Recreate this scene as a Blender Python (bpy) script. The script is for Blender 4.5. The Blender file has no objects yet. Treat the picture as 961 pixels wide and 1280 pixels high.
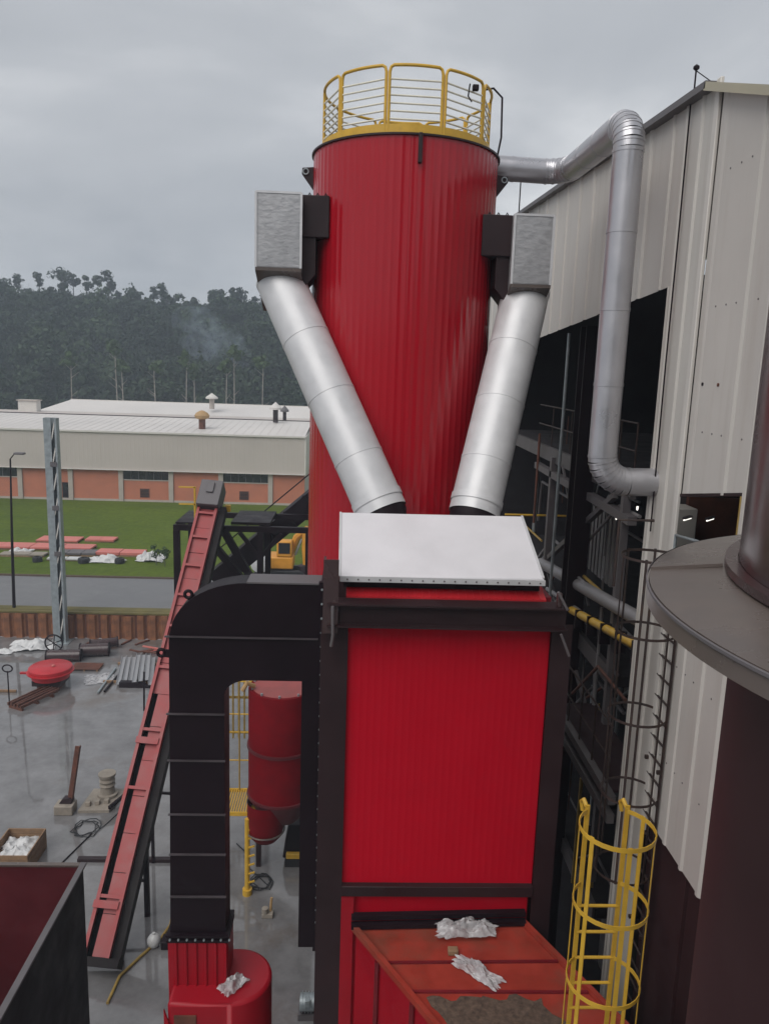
import bpy, math, random
import numpy as np
from mathutils import Vector, Matrix, noise

S = bpy.context.scene
COL = S.collection
random.seed(7)
R = math.radians
PI = math.pi

# ---------------------------------------------------------------- camera
YAW, PITCH, ROLL, CAMZ = R(2.4), R(10.5), R(1.9), 18.4
cd = bpy.data.cameras.new('camera'); cam = bpy.data.objects.new('camera', cd); COL.objects.link(cam)
r0 = Vector((math.cos(YAW), -math.sin(YAW), 0))
fw = Vector((math.sin(YAW) * math.cos(PITCH), math.cos(YAW) * math.cos(PITCH), -math.sin(PITCH)))
u0 = r0.cross(fw)
rt = r0 * math.cos(ROLL) + u0 * math.sin(ROLL)
up = u0 * math.cos(ROLL) - r0 * math.sin(ROLL)
M = Matrix((rt, up, -fw)).transposed().to_4x4(); M.translation = Vector((0, 0, CAMZ))
cam.matrix_world = M
cd.sensor_fit = 'VERTICAL'; cd.sensor_height = 36; cd.sensor_width = 27; cd.lens = 27.0
cd.clip_start = 0.05; cd.clip_end = 3000
S.camera = cam

# ---------------------------------------------------------------- sky, sun, exposure
SUN_EL, SUN_AZ = R(50), R(215)          # azimuth clockwise from +Y: behind the camera, a little to the left
w = bpy.data.worlds.new('World'); S.world = w; w.use_nodes = True
nt = w.node_tree; nt.nodes.clear()
N = nt.nodes.new; K = nt.links.new
sky = N('ShaderNodeTexSky'); sky.sky_type = 'NISHITA'; sky.sun_disc = False
sky.sun_elevation = SUN_EL; sky.sun_rotation = SUN_AZ; sky.air_density = 1.0; sky.dust_density = 3.0
b1 = N('ShaderNodeBackground'); b1.inputs[1].default_value = 0.05; K(sky.outputs[0], b1.inputs[0])
tc = N('ShaderNodeTexCoord'); sep = N('ShaderNodeSeparateXYZ'); K(tc.outputs['Generated'], sep.inputs[0])
az_ = N('ShaderNodeMath'); az_.operation = 'ABSOLUTE'; K(sep.outputs[2], az_.inputs[0])
ad = N('ShaderNodeMath'); ad.operation = 'ADD'; ad.inputs[1].default_value = 0.22; K(az_.outputs[0], ad.inputs[0])
dx = N('ShaderNodeMath'); dx.operation = 'DIVIDE'; K(sep.outputs[0], dx.inputs[0]); K(ad.outputs[0], dx.inputs[1])
dy = N('ShaderNodeMath'); dy.operation = 'DIVIDE'; K(sep.outputs[1], dy.inputs[0]); K(ad.outputs[0], dy.inputs[1])
cb = N('ShaderNodeCombineXYZ'); cb.inputs[2].default_value = 9.9; K(dx.outputs[0], cb.inputs[0]); K(dy.outputs[0], cb.inputs[1])
n1 = N('ShaderNodeTexNoise'); n1.inputs['Scale'].default_value = 0.8; n1.inputs['Detail'].default_value = 6
n1.inputs['Roughness'].default_value = 0.52; n1.inputs['Distortion'].default_value = 0.25; K(cb.outputs[0], n1.inputs['Vector'])
cr = N('ShaderNodeValToRGB'); K(n1.outputs['Fac'], cr.inputs[0])
e = cr.color_ramp.elements
e[0].position = 0.30; e[0].color = (0.292, 0.309, 0.338, 1)
e[1].position = 0.72; e[1].color = (0.69, 0.695, 0.705, 1)
x = e.new(0.5); x.color = (0.388, 0.403, 0.428, 1)
b2 = N('ShaderNodeBackground'); b2.inputs[1].default_value = 1.0; K(cr.outputs[0], b2.inputs[0])
mx = N('ShaderNodeMixShader'); mx.inputs[0].default_value = 0.94
K(b1.outputs[0], mx.inputs[1]); K(b2.outputs[0], mx.inputs[2])
wo = N('ShaderNodeOutputWorld'); K(mx.outputs[0], wo.inputs[0])

sl = bpy.data.lights.new('sun', 'SUN'); sl.energy = 1.5; sl.angle = R(50); sl.color = (1.0, 0.97, 0.93)
so = bpy.data.objects.new('sun', sl); COL.objects.link(so)
sd = Vector((math.sin(SUN_AZ) * math.cos(SUN_EL), math.cos(SUN_AZ) * math.cos(SUN_EL), math.sin(SUN_EL)))
so.rotation_euler = sd.to_track_quat('Z', 'Y').to_euler(); so.location = (0, -20, 60)

S.view_settings.view_transform = 'Standard'; S.view_settings.look = 'None'
S.view_settings.exposure = 0.45; S.view_settings.gamma = 1.0; S.view_settings.use_curve_mapping = False
S.render.engine = 'CYCLES'
c = S.cycles
c.use_denoising = True; c.max_bounces = 8; c.diffuse_bounces = 3; c.glossy_bounces = 4; c.volume_bounces = 1
c.transparent_max_bounces = 8; c.use_adaptive_sampling = True; c.adaptive_threshold = 0.01
c.sample_clamp_indirect = 4.0; c.volume_step_rate = 2.0; c.volume_max_steps = 128
try: c.denoiser = 'OPENIMAGEDENOISE'
except Exception: pass

# ---------------------------------------------------------------- materials
MATS = {}
def mat(name, col, rough=0.5, metal=0.0, var=0.15, vscale=1.5, dirt=0.0, dirtcol=(0.09, 0.075, 0.06), dscale=0.8,
        streak=0.0, bump=0.0, bscale=20.0, rvar=0.12, coat=0.0, stretch=(1, 1, 1), spec=0.5, col2=None):
    """Principled paint/steel/stone: base colour varied by noise, dirt patches with their own shape, fine bump."""
    m = bpy.data.materials.new(name); m.use_nodes = True
    t = m.node_tree; b = t.nodes['Principled BSDF']; n = t.nodes.new; k = t.links.new
    tc = n('ShaderNodeTexCoord'); mp = n('ShaderNodeMapping'); mp.inputs['Scale'].default_value = stretch
    k(tc.outputs['Object'], mp.inputs[0])
    nz = n('ShaderNodeTexNoise'); nz.inputs['Scale'].default_value = vscale; nz.inputs['Detail'].default_value = 7
    nz.inputs['Roughness'].default_value = 0.6
    k(mp.outputs[0], nz.inputs['Vector'])
    rp = n('ShaderNodeValToRGB'); k(nz.outputs['Fac'], rp.inputs[0])
    lo = [max(0, v * (1 - var)) for v in col]; hi = [min(1, v * (1 + var)) for v in (col2 or col)]
    rp.color_ramp.elements[0].position = 0.3; rp.color_ramp.elements[0].color = (*lo, 1)
    rp.color_ramp.elements[1].position = 0.7; rp.color_ramp.elements[1].color = (*hi, 1)
    out = rp.outputs[0]
    if dirt > 0 or streak > 0:
        dn = n('ShaderNodeTexNoise'); dn.inputs['Scale'].default_value = dscale; dn.inputs['Detail'].default_value = 9
        dn.inputs['Roughness'].default_value = 0.68
        if streak > 0:
            m2 = n('ShaderNodeMapping'); m2.inputs['Scale'].default_value = (6, 6, 0.35); k(tc.outputs['Object'], m2.inputs[0])
            k(m2.outputs[0], dn.inputs['Vector'])
        else: k(mp.outputs[0], dn.inputs['Vector'])
        dr = n('ShaderNodeValToRGB'); k(dn.outputs['Fac'], dr.inputs[0])
        a = max(dirt, streak)
        dr.color_ramp.elements[0].position = 0.5; dr.color_ramp.elements[0].color = (0, 0, 0, 1)
        dr.color_ramp.elements[1].position = 0.78; dr.color_ramp.elements[1].color = (a, a, a, 1)
        mi = n('ShaderNodeMix'); mi.data_type = 'RGBA'; k(dr.outputs[0], mi.inputs['Factor'])
        k(out, mi.inputs['A']); mi.inputs['B'].default_value = (*dirtcol, 1); out = mi.outputs['Result']
    k(out, b.inputs['Base Color'])
    mr = n('ShaderNodeMapRange'); k(nz.outputs['Fac'], mr.inputs[0])
    mr.inputs['From Min'].default_value = 0.3; mr.inputs['From Max'].default_value = 0.7
    mr.inputs['To Min'].default_value = max(0.03, rough - rvar); mr.inputs['To Max'].default_value = min(1, rough + rvar)
    k(mr.outputs[0], b.inputs['Roughness'])
    b.inputs['Metallic'].default_value = metal; b.inputs['Specular IOR Level'].default_value = spec
    if coat: b.inputs['Coat Weight'].default_value = coat; b.inputs['Coat Roughness'].default_value = 0.12
    if bump > 0:
        bn = n('ShaderNodeTexNoise'); bn.inputs['Scale'].default_value = bscale; bn.inputs['Detail'].default_value = 4
        k(mp.outputs[0], bn.inputs['Vector'])
        bp = n('ShaderNodeBump'); bp.inputs['Strength'].default_value = bump; bp.inputs['Distance'].default_value = 0.02
        k(bn.outputs['Fac'], bp.inputs['Height']); k(bp.outputs[0], b.inputs['Normal'])
    MATS[name] = m
    return m

mat('red_sheet', (0.45, 0.002, 0.015), 0.5, var=0.05, streak=0.12, dirtcol=(0.38, 0.012, 0.025), spec=0.15)
mat('red_silo', (0.36, 0.004, 0.013), 0.17, var=0.05, vscale=0.5, spec=0.5, rvar=0.02, streak=0.10, dirtcol=(0.25, 0.015, 0.02))
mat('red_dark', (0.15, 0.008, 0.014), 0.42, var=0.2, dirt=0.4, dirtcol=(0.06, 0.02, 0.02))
mat('red_bright', (0.44, 0.016, 0.024), 0.38, var=0.15, dirt=0.3, dirtcol=(0.22, 0.03, 0.02))
mat('red_chute', (0.30, 0.036, 0.022), 0.42, var=0.2, vscale=2.5, dirt=0.8, dirtcol=(0.13, 0.066, 0.042), dscale=1.1)
mat('red_primer', (0.31, 0.044, 0.045), 0.5, var=0.16, vscale=2, dirt=0.35, dirtcol=(0.20, 0.05, 0.045))
mat('maroon', (0.085, 0.009, 0.013), 0.5, var=0.2, dirt=0.3, dirtcol=(0.04, 0.012, 0.012))
mat('seam_steel', (0.055, 0.045, 0.05), 0.5, var=0.3, vscale=3)
mat('black_steel', (0.0095, 0.0045, 0.0075), 0.5, var=0.25, dirt=0.25, dirtcol=(0.012, 0.008, 0.009), bump=0.03, bscale=4, spec=0.2)
mat('brown_steel', (0.022, 0.010, 0.012), 0.5, var=0.25, dirt=0.3, dirtcol=(0.042, 0.021, 0.019), spec=0.35)
mat('stack_steel', (0.050, 0.029, 0.030), 0.24, var=0.2, dirt=0.35, dirtcol=(0.075, 0.045, 0.038), bump=0.04, bscale=3)
mat('stack_hat', (0.104, 0.083, 0.074), 0.27, var=0.15, dirt=0.8, dirtcol=(0.165, 0.12, 0.095), bump=0.03, bscale=5)
mat('grey_steel', (0.11, 0.10, 0.105), 0.5, var=0.2, dirt=0.3)
mat('silver', (0.59, 0.59, 0.60), 0.45, metal=0.2, var=0.08, vscale=3, dirt=0.16, dirtcol=(0.36, 0.35, 0.35), bump=0.05, bscale=6)
mat('silver_matte', (0.66, 0.645, 0.67), 0.55, metal=0.0, var=0.05, dirt=0.15, dirtcol=(0.36, 0.35, 0.35), bump=0.02, bscale=5)
mat('silver_hood', (0.40, 0.40, 0.41), 0.45, metal=0.5, var=0.10, vscale=8, dirt=0.2, dirtcol=(0.28, 0.27, 0.27), bump=0.35, bscale=9, stretch=(1, 1, 1.8))
mat('pipe_grey', (0.47, 0.465, 0.49), 0.36, metal=0.65, var=0.08, dirt=0.2, dirtcol=(0.28, 0.28, 0.29))
mat('rail_grey', (0.74, 0.71, 0.60), 0.45, var=0.1)
mat('vessel_red', (0.15, 0.002, 0.006), 0.6, var=0.2, dirt=0.3, dirtcol=(0.06, 0.004, 0.006), spec=0.08)
mat('vessel_lid', (0.30, 0.07, 0.065), 0.6, var=0.2, dirt=0.4, dirtcol=(0.2, 0.09, 0.08))
mat('pipe_dusty', (0.22, 0.21, 0.215), 0.45, var=0.25, vscale=2, dirt=0.4, dirtcol=(0.06, 0.055, 0.055))
mat('galvanised', (0.33, 0.37, 0.385), 0.42, metal=0.5, var=0.18, vscale=4, dirt=0.2, dirtcol=(0.25, 0.26, 0.26))
mat('white_clad', (0.555, 0.527, 0.490), 0.55, var=0.05, vscale=0.6, streak=0.45, dirtcol=(0.40, 0.35, 0.30), bump=0.02, bscale=4)
mat('clad_trim', (0.62, 0.59, 0.55), 0.5, var=0.05, streak=0.2, dirtcol=(0.33, 0.29, 0.25))
mat('roof_light', (0.60, 0.57, 0.545), 0.6, var=0.06, vscale=0.12, dirt=0.35, dirtcol=(0.55, 0.50, 0.46), dscale=0.1)
mat('fascia', (0.50, 0.450, 0.415), 0.6, var=0.07, vscale=0.15, dirt=0.3, dirtcol=(0.44, 0.39, 0.355), dscale=0.15)
mat('brick', (0.47, 0.165, 0.098), 0.8, var=0.10, vscale=0.7, dirt=0.25, dirtcol=(0.34, 0.17, 0.12), bump=0.2, bscale=9)
mat('concrete', (0.42, 0.37, 0.33), 0.8, var=0.12, vscale=1.0, dirt=0.4, dirtcol=(0.24, 0.21, 0.185))
mat('dark_glass', (0.012, 0.013, 0.015), 0.12, var=0.1, vscale=1, rvar=0.05)
mat('yellow', (0.60, 0.36, 0.035), 0.45, var=0.12, vscale=5, dirt=0.3, dirtcol=(0.30, 0.17, 0.04), dscale=4)
mat('yellow_dull', (0.36, 0.235, 0.05), 0.5, var=0.2, vscale=4, dirt=0.5, dirtcol=(0.13, 0.08, 0.04), dscale=5)
mat('excavator_yellow', (0.62, 0.27, 0.02), 0.45, var=0.12, dirt=0.3)
mat('rust', (0.115, 0.042, 0.026), 0.75, var=0.4, vscale=3, dirt=0.5, dirtcol=(0.045, 0.02, 0.016), bump=0.2)
mat('rusty_pile', (0.17, 0.066, 0.032), 0.75, var=0.35, vscale=1.2, streak=0.6, dirtcol=(0.05, 0.022, 0.016), col2=(0.26, 0.105, 0.045))
mat('cage_brown', (0.030, 0.018, 0.016), 0.6, var=0.4, vscale=6, dirt=0.4, dirtcol=(0.11, 0.055, 0.025), dscale=5)
mat('rubber', (0.012, 0.012, 0.014), 0.6, var=0.2)
mat('wood', (0.24, 0.145, 0.08), 0.75, var=0.25, vscale=5, dirt=0.3, bump=0.2)
mat('pale_wood', (0.27, 0.235, 0.195), 0.75, var=0.2, vscale=4, dirt=0.3)
mat('plastic_white', (0.56, 0.56, 0.56), 0.35, var=0.08, vscale=5, dirt=0.25, dirtcol=(0.38, 0.36, 0.34), dscale=4)
mat('red_panel_flat', (0.56, 0.165, 0.14), 0.5, var=0.12, dirt=0.3, dirtcol=(0.42, 0.18, 0.15))
mat('dark_inside', (0.009, 0.0065, 0.009), 0.8, var=0.3)  # near-black base puts the unlit look of the interior into its colour
mat('dark_red_wall', (0.034, 0.0105, 0.012), 0.6, var=0.25, vscale=0.8, dirt=0.35, dirtcol=(0.022, 0.011, 0.013), streak=0.2)
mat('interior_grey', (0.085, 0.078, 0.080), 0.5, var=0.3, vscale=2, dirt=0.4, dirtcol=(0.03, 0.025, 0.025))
mat('ochre', (0.40, 0.25, 0.11), 0.6, var=0.2, dirt=0.3)
mat('bark', (0.30, 0.27, 0.235), 0.85, var=0.3)
mat('bark_dark', (0.05, 0.04, 0.032), 0.9, var=0.3)
mat('dark_steel_shade', (0.009, 0.006, 0.007), 0.6, var=0.3, spec=0.2)
mat('asphalt', (0.155, 0.155, 0.160), 0.55, var=0.10, vscale=0.35, dirt=0.35, dirtcol=(0.11, 0.108, 0.108), dscale=0.25, rvar=0.2)
mat('earth', (0.22, 0.105, 0.065), 0.9, var=0.2, vscale=0.2)
mat('forest_floor', (0.022, 0.034, 0.016), 0.9, var=0.3, vscale=0.08)
mat('verge_paint', (0.42, 0.385, 0.28), 0.5, var=0.1)
mat('fan_red', (0.30, 0.004, 0.013), 0.45, var=0.1, dirt=0.2, dirtcol=(0.18, 0.01, 0.015), spec=0.3)
mat('dry_grass', (0.125, 0.105, 0.035), 0.9, var=0.35, vscale=0.6, dirt=0.5, dirtcol=(0.075, 0.085, 0.025), dscale=0.7, bump=0.4)
mat('grit', (0.085, 0.058, 0.042), 0.9, var=0.5, vscale=14, dirt=0.6, dirtcol=(0.19, 0.13, 0.09), dscale=18)

def filmmat():
    m = bpy.data.materials.new('film'); m.use_nodes = True
    t = m.node_tree; b = t.nodes['Principled BSDF']; n = t.nodes.new; k = t.links.new
    g = n('ShaderNodeTexCoord'); nz = n('ShaderNodeTexNoise'); nz.inputs['Scale'].default_value = 7; nz.inputs['Detail'].default_value = 5; k(g.outputs['Object'], nz.inputs['Vector'])
    r1 = n('ShaderNodeMapRange'); k(nz.outputs['Fac'], r1.inputs[0]); r1.inputs['From Min'].default_value = 0.3; r1.inputs['From Max'].default_value = 0.65; r1.inputs['To Min'].default_value = 0.35; r1.inputs['To Max'].default_value = 0.95
    k(r1.outputs[0], b.inputs['Alpha']); b.inputs['Base Color'].default_value = (0.50, 0.49, 0.50, 1); b.inputs['Roughness'].default_value = 0.22
    MATS['film'] = m
filmmat()

def leafmat(name, a, b2, sc=0.25):
    m = bpy.data.materials.new(name); m.use_nodes = True
    t = m.node_tree; b = t.nodes['Principled BSDF']; n = t.nodes.new; k = t.links.new
    g = n('ShaderNodeTexCoord'); nz = n('ShaderNodeTexNoise'); nz.inputs['Scale'].default_value = sc; nz.inputs['Detail'].default_value = 5
    k(g.outputs['Object'], nz.inputs['Vector'])
    rp = n('ShaderNodeValToRGB'); k(nz.outputs['Fac'], rp.inputs[0])
    rp.color_ramp.elements[0].position = 0.35; rp.color_ramp.elements[0].color = (*a, 1)
    rp.color_ramp.elements[1].position = 0.68; rp.color_ramp.elements[1].color = (*b2, 1)
    k(rp.outputs[0], b.inputs['Base Color']); b.inputs['Roughness'].default_value = 0.65
    b.inputs['Specular IOR Level'].default_value = 0.25
    MATS[name] = m
leafmat('leaf_dark', (0.006, 0.016, 0.009), (0.038, 0.064, 0.026), 0.05)
leafmat('leaf_mid', (0.030, 0.058, 0.022), (0.062, 0.098, 0.036), 0.2)
leafmat('leaf_grey', (0.018, 0.030, 0.020), (0.040, 0.056, 0.034), 0.2)

def grassmat():
    m = bpy.data.materials.new('lawn'); m.use_nodes = True
    t = m.node_tree; b = t.nodes['Principled BSDF']; n = t.nodes.new; k = t.links.new
    g = n('ShaderNodeTexCoord')
    n1 = n('ShaderNodeTexNoise'); n1.inputs['Scale'].default_value = 0.06; n1.inputs['Detail'].default_value = 8; n1.inputs['Roughness'].default_value = 0.65
    mp = n('ShaderNodeMapping'); mp.inputs['Scale'].default_value = (1, 2.4, 1); k(g.outputs['Object'], mp.inputs[0]); k(mp.outputs[0], n1.inputs['Vector'])
    rp = n('ShaderNodeValToRGB'); k(n1.outputs['Fac'], rp.inputs[0])
    e = rp.color_ramp.elements
    e[0].position = 0.32; e[0].color = (0.058, 0.096, 0.004, 1); e[1].position = 0.70; e[1].color = (0.098, 0.138, 0.006, 1)
    x = e.new(0.82); x.color = (0.15, 0.145, 0.035, 1)
    n2 = n('ShaderNodeTexNoise'); n2.inputs['Scale'].default_value = 2.5; n2.inputs['Detail'].default_value = 6; k(g.outputs['Object'], n2.inputs['Vector'])
    mi = n('ShaderNodeMix'); mi.data_type = 'RGBA'; mi.blend_type = 'MULTIPLY'; mi.inputs['Factor'].default_value = 0.6
    r2 = n('ShaderNodeValToRGB'); k(n2.outputs['Fac'], r2.inputs[0]); r2.color_ramp.elements[0].position = 0.3; r2.color_ramp.elements[0].color = (0.6, 0.6, 0.5, 1)
    r2.color_ramp.elements[1].position = 0.65; r2.color_ramp.elements[1].color = (1.1, 1.1, 1.0, 1)
    k(rp.outputs[0], mi.inputs['A']); k(r2.outputs[0], mi.inputs['B']); k(mi.outputs['Result'], b.inputs['Base Color'])
    b.inputs['Roughness'].default_value = 0.85; b.inputs['Specular IOR Level'].default_value = 0.2
    bp = n('ShaderNodeBump'); bp.inputs['Strength'].default_value = 0.6; bp.inputs['Distance'].default_value = 0.1
    k(n2.outputs['Fac'], bp.inputs['Height']); k(bp.outputs[0], b.inputs['Normal'])
    MATS['lawn'] = m
grassmat()

def wetmat():
    m = bpy.data.materials.new('wet_concrete'); m.use_nodes = True
    t = m.node_tree; b = t.nodes['Principled BSDF']; n = t.nodes.new; k = t.links.new
    g = n('ShaderNodeTexCoord')
    n1 = n('ShaderNodeTexNoise'); n1.inputs['Scale'].default_value = 0.16; n1.inputs['Detail'].default_value = 9; n1.inputs['Roughness'].default_value = 0.6; n1.inputs['Distortion'].default_value = 0.6
    k(g.outputs['Object'], n1.inputs['Vector'])
    n2 = n('ShaderNodeTexNoise'); n2.inputs['Scale'].default_value = 0.7; n2.inputs['Detail'].default_value = 10; n2.inputs['Roughness'].default_value = 0.7
    k(g.outputs['Object'], n2.inputs['Vector'])
    r1 = n('ShaderNodeValToRGB'); k(n2.outputs['Fac'], r1.inputs[0])
    e = r1.color_ramp.elements
    e[0].position = 0.3; e[0].color = (0.112, 0.108, 0.108, 1); e[1].position = 0.72; e[1].color = (0.225, 0.220, 0.223, 1)
    # brown mud stains
    n3 = n('ShaderNodeTexNoise'); n3.inputs['Scale'].default_value = 0.22; n3.inputs['Detail'].default_value = 8; n3.inputs['Roughness'].default_value = 0.7
    mp = n('ShaderNodeMapping'); mp.inputs['Location'].default_value = (13, 4, 2); k(g.outputs['Object'], mp.inputs[0]); k(mp.outputs[0], n3.inputs['Vector'])
    r3 = n('ShaderNodeValToRGB'); k(n3.outputs['Fac'], r3.inputs[0]); r3.color_ramp.elements[0].position = 0.55; r3.color_ramp.elements[1].position = 0.70
    r3.color_ramp.elements[0].color = (0, 0, 0, 1); r3.color_ramp.elements[1].color = (0.7, 0.7, 0.7, 1)
    mi = n('ShaderNodeMix'); mi.data_type = 'RGBA'; k(r3.outputs[0], mi.inputs['Factor']); k(r1.outputs[0], mi.inputs['A']); mi.inputs['B'].default_value = (0.105, 0.075, 0.052, 1)
    k(mi.outputs['Result'], b.inputs['Base Color'])
    r2 = n('ShaderNodeMapRange'); k(n1.outputs['Fac'], r2.inputs[0])
    r2.inputs['From Min'].default_value = 0.42; r2.inputs['From Max'].default_value = 0.70; r2.inputs['To Min'].default_value = 0.02; r2.inputs['To Max'].default_value = 0.13
    k(r2.outputs[0], b.inputs['Roughness']); b.inputs['Specular IOR Level'].default_value = 0.75
    bp = n('ShaderNodeBump'); bp.inputs['Strength'].default_value = 0.025; bp.inputs['Distance'].default_value = 0.03
    n4 = n('ShaderNodeTexNoise'); n4.inputs['Scale'].default_value = 3.0; n4.inputs['Detail'].default_value = 5; k(g.outputs['Object'], n4.inputs['Vector'])
    k(n4.outputs['Fac'], bp.inputs['Height']); k(bp.outputs[0], b.inputs['Normal'])
    MATS['wet_concrete'] = m
wetmat()

def glowmat(name, col, st):
    m = bpy.data.materials.new(name); m.use_nodes = True; b = m.node_tree.nodes['Principled BSDF']
    b.inputs['Base Color'].default_value = (*col, 1); b.inputs['Emission Color'].default_value = (*col, 1); b.inputs['Emission Strength'].default_value = st
    MATS[name] = m
glowmat('lamp_glow', (1.0, 0.96, 0.88), 1.1)

# ---------------------------------------------------------------- mesh building helpers
ORG = {}
def V(*a): return Vector(a)
class MB:
    def __init__(s): s.v = []; s.f = []
    def add(s, vs, fs):
        o = len(s.v); s.v += [tuple(p) for p in vs]; s.f += [tuple(i + o for i in f) for f in fs]; return s
    def box(s, x0, x1, y0, y1, z0, z1):
        return s.add([(x0, y0, z0), (x1, y0, z0), (x1, y1, z0), (x0, y1, z0), (x0, y0, z1), (x1, y0, z1), (x1, y1, z1), (x0, y1, z1)],
                     [(3, 2, 1, 0), (4, 5, 6, 7), (0, 1, 5, 4), (1, 2, 6, 5), (2, 3, 7, 6), (3, 0, 4, 7)])
    def hexa(s, b, t):
        return s.add(list(b) + list(t), [(3, 2, 1, 0), (4, 5, 6, 7), (0, 1, 5, 4), (1, 2, 6, 5), (2, 3, 7, 6), (3, 0, 4, 7)])
    def bar(s, p, q, wd, hg=None, upv=(0, 0, 1), off=0.0):
        p = Vector(p); q = Vector(q); d = (q - p).normalized(); hg = hg or wd; u_ = Vector(upv)
        if abs(d.dot(u_)) > 0.98: u_ = Vector((0, 1, 0))
        a = d.cross(u_).normalized(); b_ = a.cross(d).normalized()
        p = p + b_ * off; q = q + b_ * off
        c4 = [(-a - 0 * b_, 0)]
        pts = []
        for base in (p, q):
            for sx, sy in ((-1, -1), (1, -1), (1, 1), (-1, 1)): pts.append(base + a * (sx * wd / 2) + b_ * (sy * hg / 2))
        return s.add(pts, [(0, 1, 2, 3), (7, 6, 5, 4), (0, 4, 5, 1), (1, 5, 6, 2), (2, 6, 7, 3), (3, 7, 4, 0)])
    def tube(s, path, r, n=10, closed=False, caps=True):
        P = [Vector(p) for p in path]; m = len(P); rs = r if isinstance(r, (list, tuple)) else [r] * m
        T = []
        for i in range(m):
            if closed: t = P[(i + 1) % m] - P[i - 1]
            else: t = P[min(i + 1, m - 1)] - P[max(i - 1, 0)]
            T.append(t.normalized())
        ref = Vector((0, 0, 1)) if abs(T[0].z) < 0.9 else Vector((0, 1, 0))
        a = T[0].cross(ref).normalized(); vs = []
        for i in range(m):
            a = (a - T[i] * a.dot(T[i])).normalized(); b_ = T[i].cross(a)
            for j in range(n):
                th = 2 * PI * j / n; vs.append(P[i] + (a * math.cos(th) + b_ * math.sin(th)) * rs[i])
        fs = []
        for i in range(m if closed else m - 1):
            i2 = (i + 1) % m
            for j in range(n):
                j2 = (j + 1) % n; fs.append((i * n + j, i * n + j2, i2 * n + j2, i2 * n + j))
        if caps and not closed: fs.append(tuple(range(n - 1, -1, -1))); fs.append(tuple((m - 1) * n + j for j in range(n)))
        return s.add(vs, fs)
    def cyl(s, p, q, r1, r2=None, n=24, caps=True): return s.tube([p, q], [r1, r1 if r2 is None else r2], n, caps=caps)
    def lathe(s, prof, cx, cy, n=48, a0=0.0, a1=2 * PI, caps=False):
        full = abs(a1 - a0 - 2 * PI) < 1e-6; k = n if full else n + 1; vs = []
        for r_, z_ in prof:
            for j in range(k):
                th = a0 + (a1 - a0) * j / n; vs.append((cx + r_ * math.sin(th), cy - r_ * math.cos(th), z_))
        fs = []
        for i in range(len(prof) - 1):
            for j in range(n):
                j2 = (j + 1) % k; fs.append((i * k + j, i * k + j2, (i + 1) * k + j2, (i + 1) * k + j))
        if caps and full:
            fs.append(tuple(range(k - 1, -1, -1))); fs.append(tuple((len(prof) - 1) * k + j for j in range(k)))
        return s.add(vs, fs)
    def prism(s, pts, d):
        """polygon (3-D points) extruded by vector d"""
        n = len(pts); d = Vector(d); A = [Vector(p) for p in pts]
        nrm = Vector((0, 0, 0))
        for i in range(n): nrm += A[i].cross(A[(i + 1) % n])
        if nrm.dot(d) > 0: A = A[::-1]
        return s.add(A + [p + d for p in A], [tuple(range(n)), tuple(range(2 * n - 1, n - 1, -1))] + [(i, n + i, n + (i + 1) % n, (i + 1) % n) for i in range(n)])
    def build(s, name, m, parent=None, loc=None, bevel=0.0, smooth=35, mesh=None):
        po = ORG.get(parent.name, Vector()) if parent else Vector()
        L = Vector(loc) if loc is not None else po
        me = bpy.data.meshes.new(name)
        me.from_pydata([(Vector(p) - (L if loc is None else Vector())) for p in s.v], [], s.f)
        me.materials.append(MATS[m]); me.validate(clean_customdata=False); me.update()
        o = bpy.data.objects.new(name, me); COL.objects.link(o)
        if parent: o.parent = parent
        o.location = L - po; ORG[o.name] = L
        if smooth:
            me.polygons.foreach_set('use_smooth', [True] * len(me.polygons)); me.set_sharp_from_angle(angle=R(smooth))
        if bevel:
            md = o.modifiers.new('bevel', 'BEVEL'); md.width = bevel; md.segments = 2; md.limit_method = 'ANGLE'; md.angle_limit = R(40)
            md.harden_normals = False
        return o
def tag(o, label=None, cat=None, group=None, kind=None):
    if label: o['label'] = label
    if cat: o['category'] = cat
    if group: o['group'] = group
    if kind: o['kind'] = kind
    return o
def thing(name, label, cat, loc=(0, 0, 0), group=None):
    o = bpy.data.objects.new(name, None); COL.objects.link(o); o.location = loc; ORG[o.name] = Vector(loc)
    o.empty_display_size = 0.3
    return tag(o, label, cat, group)
def copy_at(o, parent, loc, rz=None):
    """another piece that shares its mesh with o"""
    c_ = bpy.data.objects.new(o.name.split('.')[0], o.data); COL.objects.link(c_); c_.parent = parent
    c_.location = Vector(loc) - ORG[parent.name]; ORG[c_.name] = Vector(loc)
    if rz is not None: c_.rotation_euler[2] = rz
    for md in o.modifiers:
        if md.type == 'BEVEL':
            d = c_.modifiers.new('bevel', 'BEVEL'); d.width = md.width; d.segments = md.segments; d.limit_method = 'ANGLE'; d.angle_limit = md.angle_limit
    return c_
def arc(c, r, a0, a1, n, f):
    return [f(c, r, a0 + (a1 - a0) * i / n) for i in range(n + 1)]
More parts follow.
